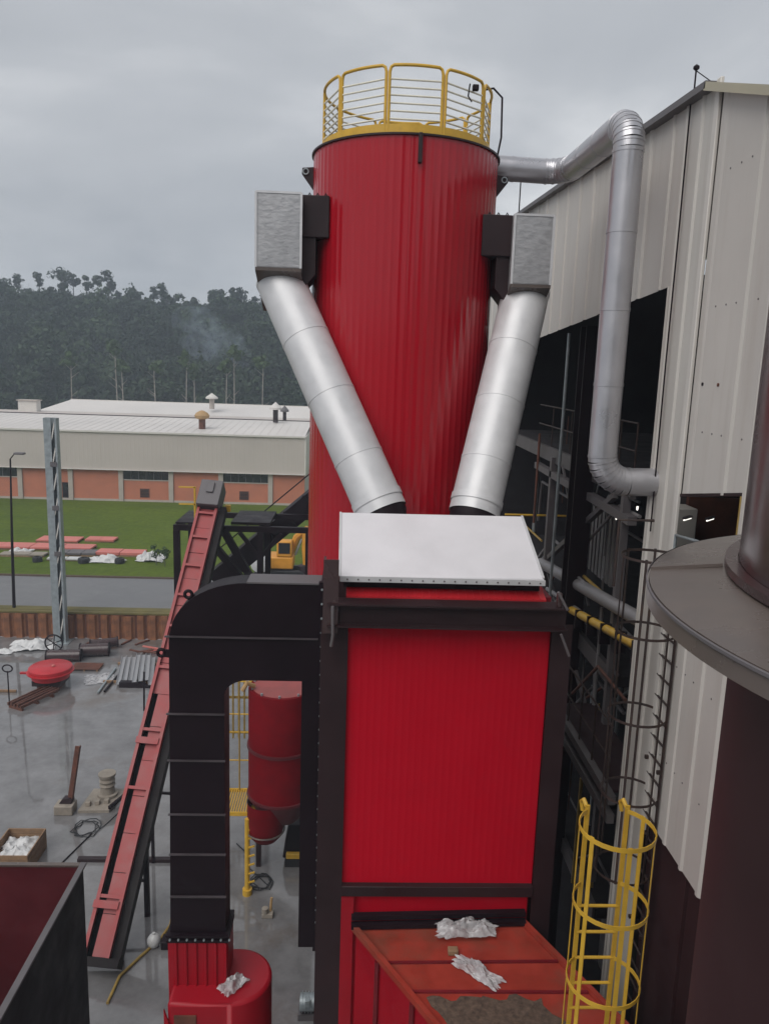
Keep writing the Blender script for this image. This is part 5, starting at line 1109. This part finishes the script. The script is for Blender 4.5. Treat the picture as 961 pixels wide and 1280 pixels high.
def coil(name, label, cx_, cy_, r_, n_, seed, m='rubber', wr=0.018, tail=None):
    rnd = random.Random(seed); pts = []
    for i in range(n_ * 14):
        a = 2 * PI * i / 14; rr = r_ * (0.65 + 0.35 * rnd.random() + 0.1 * math.sin(i * 0.37)); pts.append((cx_ + rr * math.cos(a) + 0.06 * math.sin(i * 0.2), cy_ + rr * math.sin(a) * 1.1, 0.03 + 0.012 * (i % 5)))
    if tail: pts += tail
    o = wire(pts, wr).build(name, m); return tag(o, label, 'cable')
coil('cable_coil', 'loose dark green cable coil on the ground beside the yellow post', -2.95, 25.0, 0.42, 4, 3, tail=[(-3.5, 25.8, 0.03), (-3.8, 26.8, 0.03), (-4.2, 27.3, 0.03)])
coil('cable_coil', 'tangled dark cable on the ground in front of the white spool board', -10.25, 28.2, 0.55, 3, 5, tail=[(-9.6, 28.5, 0.03), (-9.3, 29.5, 0.03)])
o = thing('small_fitting', 'small pale pump fitting standing on the ground near the cable coil', 'fitting', (-2.5, 23.3, 0))
b = MB(); b.box(-2.72, -2.35, 23.15, 23.45, 0, 0.16); b.build('base', 'pale_wood', o, bevel=0.02); b = MB(); b.cyl((-2.45, 23.35, 0.16), (-2.42, 23.4, 0.62), 0.045, n=10); b.build('stem', 'ochre', o); b = MB(); b.cyl((-2.62, 23.25, 0.16), (-2.62, 23.25, 0.34), 0.11, n=14); b.build('drum', 'pale_wood', o)

# ---- items on the wet yard (left)
gcx = thing('galvanised_column', 'tall galvanised lattice column standing at the yard edge', 'column', (-19.6, 49.3, 0))
for x_ in (-20.02, -19.30):
    if x_ < -19.5: b = MB(); b.box(x_ - 0.02, x_ + 0.44, 48.85, 48.89, 0.05, 14.75); b.box(x_ - 0.02, x_ + 0.02, 48.89, 49.35, 0.05, 14.75); b.build('channel', 'galvanised', gcx)
    else: b = MB(); b.box(x_ - 0.06, x_ + 0.06, 48.85, 48.89, 0.05, 14.75); b.box(x_ + 0.02, x_ + 0.06, 48.89, 49.35, 0.05, 14.75); b.build('channel', 'galvanised', gcx)
for k_ in range(9):
    z_ = 0.6 + k_ * 1.6; a, c_ = (-19.58, -19.36)
    b = MB(); b.bar((a, 48.90, z_), (c_, 48.90, z_ + 1.1), 0.07, 0.03, upv=(0, 1, 0)); b.build('lacing_bar', 'clad_trim', gcx)
b = MB(); b.box(-19.98, -19.3, 49.3, 49.36, 0.05, 14.75); b.build('rear_web', 'galvanised', gcx)
b = MB(); b.box(-20.3, -19.0, 48.5, 49.6, 0.0, 0.06); b.build('base_plate', 'galvanised', gcx)
for z_ in (11.7, 8.9, 5.9): b = MB(); b.box(-19.7, -19.3, 48.80, 48.85, z_, z_ + 0.3); b.build('batten', 'grey_steel', gcx)

for o in [gcx]: o.location.x += 0.62

rl = thing('red_cover', 'bright red round steel cover resting on a rusty frame in the yard', 'cover', (-16.9, 41.7, 0))
b = MB(); b.lathe([(0.02, 1.27), (1.1, 1.25), (1.16, 1.20), (1.16, 0.92), (1.02, 0.9), (1.02, 0.62), (0.02, 0.6)], -16.9, 41.9, 44); b.build('drum', 'red_bright', rl, smooth=40)
b = MB(); b.lathe([(1.16, 0.95), (1.26, 0.95), (1.26, 1.0), (1.16, 1.0)], -16.9, 41.9, 44); b.build('flange', 'red_bright', rl)
b = MB(); b.lathe([(0.02, 1.36), (0.08, 1.36), (0.1, 1.3)], -16.7, 41.8, 12); b.build('knob', 'red_panel_flat', rl)
b = MB(); b.box(-18.5, -18.0, 41.6, 41.75, 0.85, 0.95); b.build('spout', 'red_bright', rl)
b = MB(); b.box(-17.7, -16.1, 41.2, 42.6, 0.3, 0.6); b.build('dark_base', 'brown_steel', rl); b = MB(); b.box(-17.5, -16.3, 41.4, 42.4, 0, 0.3); b.build('skid', 'rust', rl)
rf_ = thing('rusty_grillage', 'rusty ribbed steel frame lying on the wet yard before the red cover', 'steel frame', (-17.6, 40.3, 0))
dv = V(1.0, 1.9, 0).normalized(); sv = V(dv.y, -dv.x, 0); P0 = V(-18.1, 39.1, 0)
for k_ in range(5): b = MB(); p = P0 + sv * (k_ * 0.24); b.bar(p + V(0, 0, 0.22 + 0.05 * (k_ % 2)), p + dv * 2.5 + V(0, 0, 0.3), 0.08, 0.16); b.build('frame_bar', 'rust', rf_)
for k_ in range(3): b = MB(); p = P0 + dv * (0.1 + k_ * 1.0); b.bar(p + V(0, 0, 0.07), p + sv * 1.0 + V(0, 0, 0.07), 0.12, 0.14); b.build('cross_bar', 'rust', rf_)
hk = thing('upright_hook', 'thin dark upright rod with round head beside the rusty frame', 'rod', (-18.3, 39.4, 0))
b = MB(); b.cyl((-18.2, 39.5, 0), (-18.2, 39.5, 1.9), 0.035, n=8); b.build('rod', 'black_steel', hk); b = MB(); b.tube([(-18.2 + 0.26 * math.cos(a), 39.5, 2.05 + 0.2 * math.sin(a)) for a in [2 * PI * i / 16 for i in range(16)]], 0.04, 6, closed=True); b.build('head_ring', 'black_steel', hk)
b = MB(); b.box(-22.5, -18.5, 41.0, 41.12, 0.02, 0.14); tag(b.build('timber_batten', 'wood'), 'long brown timber batten on the yard left of the red cover', 'timber')

# stacked galvanised profiles
gs = thing('galvanised_stack', 'pile of long galvanised steel profiles on the wet yard', 'steel stack', (-12.9, 44, 0))
for k_ in range(7):
    xo = -13.9 + k_ * 0.30; zz = 0.16 + (0.16 if k_ in (3, 4, 5) else 0.0); dx_ = -0.9
    b = MB(); a, c_ = V(xo + 0.75, 42.0 + 0.15 * (k_ % 3), zz), V(xo + dx_ + 0.75, 46.2, zz)
    b.bar(a, c_, 0.26, 0.03); b.bar(a + V(-0.125, 0, 0.06), c_ + V(-0.125, 0, 0.06), 0.02, 0.12); b.bar(a + V(0.125, 0, 0.06), c_ + V(0.125, 0, 0.06), 0.02, 0.12); b.build('profile', 'silver_hood', gs)
for y_ in (42.6, 45.4): b = MB(); b.box(-14.2, -11.2, y_ - 0.06, y_ + 0.06, 0, 0.13); b.build('bearer', 'wood', gs)
b = MB(); b.hexa([(-13.1, 41.9, 0.0), (-11.3, 41.9, 0.0), (-11.3, 42.3, 0.0), (-13.1, 42.3, 0.0)], [(-13.1, 41.95, 0.30), (-12.2, 41.95, 0.30), (-12.2, 42.3, 0.30), (-13.1, 42.3, 0.30)]); b.build('end_block', 'black_steel', gs)
for i, (xa, ya, xb, yb) in enumerate(((-13.7, 41.2, -13.6, 45.2), (-14.0, 41.0, -14.1, 44.6))):
    b = MB(); b.cyl((xa, ya, 0.08), (xb, yb, 0.08), 0.06, n=8); tag(b.build('steel_bar', 'galvanised' if i else 'black_steel'), 'single %s steel bar lying left of the galvanised pile' % ('pale' if i else 'black'), 'bar')
plastic('plastic_wrap', (1.6, 1.5), 8, (-14.6, 43.1, 0.01), 0.3, 'flat transparent plastic wrap beside the galvanised pile', h=0.16, m='film')
plastic('plastic_heap', (2.6, 1.3), 9, (-20.4, 47.9, 0.0), 0.2, 'white plastic heap on the yard left of the lattice column', h=0.75)
plastic('plastic_heap', (1.5, 0.7), 10, (-22.0, 47.0, 0.0), 0.0, 'low strip of white plastic at the left edge of the yard', h=0.3)
b = MB(); b.tube([(-18.75 + 0.55 * math.cos(a), 47.2, 0.62 + 0.55 * math.sin(a)) for a in [2 * PI * i / 24 for i in range(24)]], 0.05, 8, closed=True)
vw = thing('valve_wheel', 'black spoked handwheel leaning at the foot of the lattice column', 'wheel', (-18.75, 47.2, 0)); b.build('rim', 'black_steel', vw)
for a in (0.4, 1.45, 2.5): b = MB(); b.bar((-18.75 - 0.54 * math.cos(a), 47.2, 0.62 - 0.54 * math.sin(a)), (-18.75 + 0.54 * math.cos(a), 47.2, 0.62 + 0.54 * math.sin(a)), 0.05, 0.05); b.build('spoke', 'black_steel', vw)
for nm, p, q, r_, lb in (('dark_pipe', (-18.6, 45.7, 0.36), (-16.6, 45.9, 0.36), 0.36, 'short thick dark pipe in front of the handwheel'), ('dark_pipe', (-16.9, 46.6, 0.4), (-15.2, 46.9, 0.4), 0.4, 'grey pipe length lying right of the handwheel'), ('dark_pipe', (-16.6, 47.6, 0.4), (-15.1, 48.3, 0.4), 0.3, 'slim grey pipe lying behind the other pipe lengths')):
    o = thing(nm, lb, 'pipe', ((p[0] + q[0]) / 2, p[1], 0)); p, q = Vector(p), Vector(q); b = MB(); b.tube([p, q], r_, 20, caps=False); b.build('wall', 'stack_steel', o)
    b = MB(); d = (q - p).normalized(); b.tube([p + d * 0.02, q - d * 0.02], r_ - 0.05, 20); b.build('bore', 'black_steel', o)
    for e_ in (p, q): b = MB(); b.tube([e_ - d * 0.03, e_ + d * 0.03], [r_ + 0.06] * 2, 20, caps=False); b.build('end_ring', 'black_steel', o)
pt_ = thing('timber_pallet', 'low brown timber pallet behind the red cover', 'pallet', (-15.9, 44.9, 0))
for k_ in range(5): b = MB(); b.box(-16.7, -15.0, 44.2 + k_ * 0.22, 44.36 + k_ * 0.22, 0.1, 0.14); b.build('plank', 'rust', pt_)
for x_ in (-16.6, -15.85, -15.1): b = MB(); b.box(x_ - 0.05, x_ + 0.05, 44.2, 45.25, 0, 0.1); b.build('bearer', 'wood', pt_)
sc = thing('scrap_pile', 'small heap of rusty offcuts beyond the galvanised pile', 'scrap', (-12.4, 47.4, 0))
for k_ in range(9):
    a = random.uniform(0, PI); L_ = random.uniform(0.5, 1.2); x_, y_ = -12.6 + random.uniform(-0.9, 0.9), 47.4 + random.uniform(-0.5, 0.5); z_ = 0.08 + 0.06 * (k_ // 3)
    b = MB(); b.bar((x_, y_, z_), (x_ + L_ * math.cos(a), y_ + L_ * math.sin(a) * 0.5, z_ + 0.12), 0.16, 0.06); b.build('offcut', random.choice(['rust', 'rust', 'pale_wood', 'red_panel_flat']), sc)

# L-shaped rusty piece, spool on board
rb = thing('rusty_angle', 'rusty L-shaped steel piece standing on a small block', 'steel piece', (-11.6, 29.6, 0))
b = MB(); b.box(-11.9, -11.15, 29.1, 29.7, 0, 0.40); b.build('block', 'pale_wood', rb, bevel=0.03)
b = MB(); b.hexa([(-11.75, 29.3, 0.42), (-11.25, 29.3, 0.42), (-11.25, 29.7, 0.42), (-11.75, 29.7, 0.42)], [(-11.6, 29.35, 0.6), (-11.25, 29.35, 0.6), (-11.25, 29.65, 0.6), (-11.6, 29.65, 0.6)]); b.build('shoe', 'brown_steel', rb)
b = MB(); b.bar((-11.35, 29.5, 0.55), (-11.05, 29.75, 2.75), 0.2, 0.06); b.bar((-11.27, 29.5, 0.55), (-10.97, 29.75, 2.75), 0.05, 0.22); b.build('upright', 'rust', rb)
sp = thing('spool_board', 'pale board carrying a white round spool on the yard', 'board', (-10.4, 30.0, 0))
b = MB(); b.hexa([(-11.0, 29.3, 0.0), (-9.75, 29.35, 0.0), (-9.5, 31.0, 0.0), (-10.9, 31.0, 0.0)], [(-11.0, 29.3, 0.12), (-9.75, 29.35, 0.12), (-9.5, 31.0, 0.12), (-10.9, 31.0, 0.12)]); b.build('board', 'pale_wood', sp)
b = MB(); b.bar((-9.75, 29.4, 0.2), (-9.3, 30.6, 0.22), 0.1, 0.14); b.build('dark_bar', 'black_steel', sp)
for k_ in range(3): b = MB(); b.box(-10.8 + k_ * 0.35, -10.6 + k_ * 0.35, 29.6 + 0.1 * k_, 29.8 + 0.1 * k_, 0.12, 0.3); b.build('small_block', 'pale_wood', sp, bevel=0.02)
spo = thing('white_spool', 'white round spool standing upright on the pale board', 'spool', (-10.15, 30.5, 0.12))
b = MB(); b.lathe([(0.02, 0.13), (0.42, 0.13), (0.42, 0.24), (0.30, 0.26), (0.28, 0.55), (0.33, 0.62), (0.29, 0.72), (0.33, 0.82), (0.29, 0.92), (0.36, 1.06), (0.36, 1.14), (0.02, 1.14)], -10.15, 30.5, 28); b.build('drum', 'pale_wood', spo, smooth=30)
# crate with plastic lining
ct = thing('wooden_crate', 'brown wooden crate with white plastic inside behind the maroon bin', 'crate', (-11.9, 26.2, 0))
cx0, cx1, cy0, cy1 = -12.75, -11.35, 25.3, 27.0
for k_ in range(4):
    z0 = 0.02 + k_ * 0.20
    b = MB(); b.box(cx0, cx1, cy0, cy0 + 0.04, z0, z0 + 0.18); b.build('plank', 'wood', ct); b = MB(); b.box(cx0, cx1, cy1 - 0.04, cy1, z0, z0 + 0.18); b.build('plank', 'wood', ct)
    b = MB(); b.box(cx1 - 0.04, cx1, cy0 + 0.041, cy1 - 0.041, z0, z0 + 0.18); b.build('plank', 'wood', ct); b = MB(); b.box(cx0, cx0 + 0.04, cy0 + 0.041, cy1 - 0.041, z0, z0 + 0.18); b.build('plank', 'wood', ct)
b = MB(); b.box(cx0 + 0.05, cx1 - 0.05, cy0 + 0.05, cy1 - 0.05, 0.0, 0.4); b.build('contents', 'wood', ct)
plastic('plastic_lining', (1.15, 1.4), 12, (-12.05, 26.2, 0.45), 0.1, 'white plastic sheet bunched inside the wooden crate', h=0.42)
b = MB(); b.box(-14.6, -12.9, 25.0, 26.0, 0.0, 0.45); tag(b.build('yellow_box', 'ochre', bevel=0.03), 'pale yellow low box left of the wooden crate', 'box')
b = MB(); b.box(-9.9, -6.3, 26.1, 26.3, 0.01, 0.13); tag(b.build('steel_rail', 'brown_steel'), 'dark steel rail lying across the yard behind the conveyor', 'rail')
b = MB(); b.cyl((-10.6, 25.4, 0.03), (-9.95, 27.9, 0.03), 0.025, n=6); tag(b.build('thin_rod', 'black_steel'), 'thin dark rod lying slanted on the yard near the crate', 'rod')
b = MB(); b.cyl((-10.9, 39.0, 0), (-10.85, 39.0, 2.2), 0.05, n=8); tag(b.build('iron_stake', 'black_steel'), 'short upright iron stake left of the red conveyor', 'stake')
# hose and white ball near the duct foot
hs = wire([(-5.4, 24.9, 0.04), (-5.6, 24.3, 0.05), (-5.75, 23.5, 0.04), (-5.7, 22.8, 0.05), (-5.85, 22.2, 0.04), (-6.3, 21.4, 0.04), (-6.7, 20.6, 0.05), (-6.75, 19.6, 0.04)], 0.045, 8)
tag(hs.build('hose', 'yellow_dull'), 'thin yellowish hose snaking on the ground left of the duct', 'hose')
b = MB(); b.lathe([(0.01, 0.0), (0.15, 0.03), (0.21, 0.14), (0.21, 0.27), (0.14, 0.38), (0.045, 0.43), (0.045, 0.48), (0.01, 0.48)], -6.0, 21.9, 24); tag(b.build('white_jug', 'plastic_white'), 'round white plastic jug on the ground left of the black duct', 'jug')
b = MB(); b.box(-5.75, -5.35, 21.7, 22.1, 0, 0.3); tag(b.build('tool_box', 'black_steel', bevel=0.04), 'small black tool box right of the white jug', 'box')

# ---- materials stored on the lawn
def flat(name, x0, x1, y0, y1, z0, z1, m, label, cat, rz=0.0, parts=1):
    o = thing(name, label, cat, ((x0 + x1) / 2, (y0 + y1) / 2, 1.8))
    for i in range(parts):
        a, c_ = x0 + (x1 - x0) * i / parts + 0.03, x0 + (x1 - x0) * (i + 1) / parts - 0.03
        b = MB(); b.box(a, c_, y0 + random.uniform(0, 0.12), y1 - random.uniform(0, 0.12), z0, z1 + random.uniform(0, 0.03)); b.build('sheet', m, o, bevel=0.01)
    for y_ in (y0 + 0.15, y1 - 0.15): b = MB(); b.box(x0, x1, y_ - 0.05, y_ + 0.05, 1.8, z0); b.build('bearer', 'wood', o)
    o.rotation_euler[2] = rz
flat('sheet_bundle', -33.5, -22.9, 66.6, 68.4, 1.95, 2.10, 'red_panel_flat', 'longest salmon-red sheet bundle on the lawn', 'sheet bundle', parts=4)
flat('sheet_bundle', -28.9, -25.1, 69.6, 71.6, 1.92, 2.04, 'red_panel_flat', 'salmon-red sheet bundle on the lawn behind the longest one', 'sheet bundle', parts=2)
flat('sheet_bundle', -24.7, -22.0, 70.2, 71.8, 1.92, 2.06, 'red_panel_flat', 'small salmon-red sheet bundle farthest right at the rear of the lawn store', 'sheet bundle', parts=2)
flat('sheet_bundle', -22.0, -17.9, 65.0, 66.5, 1.95, 2.18, 'red_panel_flat', 'salmon-red sheet bundle beside the white bag heap', 'sheet bundle', parts=2)
flat('sheet_bundle', -25.6, -21.9, 64.8, 66.3, 1.95, 2.10, 'grey_steel', 'dark grey sheet bundle in the middle of the lawn store', 'sheet bundle', parts=3)
flat('sheet_bundle', -29.8, -26.0, 64.2, 65.4, 1.92, 2.02, 'pale_wood', 'pale board stack at the left of the lawn store', 'board stack', parts=3)
flat('sheet_bundle', -25.4, -20.6, 63.2, 64.0, 1.90, 2.02, 'plastic_white', 'white sheet stack along the front of the lawn store', 'sheet stack', parts=3)
plastic('plastic_heap', (2.3, 1.6), 15, (-17.1, 64.2, 1.8), 0.0, 'white bag heap at the right end of the lawn store', h=1.0)
plastic('plastic_heap', (2.8, 1.0), 16, (-20.4, 63.3, 1.8), 0.1, 'ragged white and brown plastic along the front of the lawn store', h=0.7)
plastic('plastic_heap', (1.8, 1.0), 17, (-28.7, 66.0, 1.8), 0.0, 'small white film heap at the left of the lawn store', h=0.5)
for i, (x_, y_, s_) in enumerate(((-22.2, 62.9, 0.5), (-19.3, 63.0, 0.42), (-26.0, 62.9, 0.4))):
    b = MB(); b.lathe([(s_ * 0.95, 1.8), (s_, 2.0), (s_ * 0.9, 2.2), (s_ * 0.55, 2.25), (s_ * 0.45, 2.1), (s_ * 0.5, 1.85)], x_, y_, 20); tag(b.build('rubber_ring', 'rubber'), 'black rubber ring %s' % ('in the middle of the lawn store front', 'near the white bag heap', 'at the left of the lawn store front')[i], 'ring')
for i, (x_, y_, lb) in enumerate(((-16.2, 62.6, 'small green shrub just right of the white bag heap'), (-15.3, 62.0, 'small green shrub close to the steel frame post'))):
    tree('small_shrub', lb, x_, y_, 1.8, 1.5, 0.5, 0.6, m='leaf_mid', nleaf=160, leaf=0.1, stems=0.03, seed=200 + i)

# ================================================================ HAZE
hz = MB(); hz.box(-421, 421, -421, 421, -1.8, 62)
ho = hz.build('haze', 'plastic_white', smooth=0); tag(ho, 'pale damp air in front of the hills', 'haze', kind='stuff')
m = bpy.data.materials.new('haze_volume'); m.use_nodes = True; t = m.node_tree; t.nodes.clear()
pv = t.nodes.new('ShaderNodeVolumePrincipled'); pv.inputs['Color'].default_value = (0.76, 0.87, 1.0, 1); pv.inputs['Density'].default_value = 0.0009; pv.inputs['Anisotropy'].default_value = 0.0
oo = t.nodes.new('ShaderNodeOutputMaterial'); t.links.new(pv.outputs[0], oo.inputs['Volume'])
ho.data.materials[0] = m
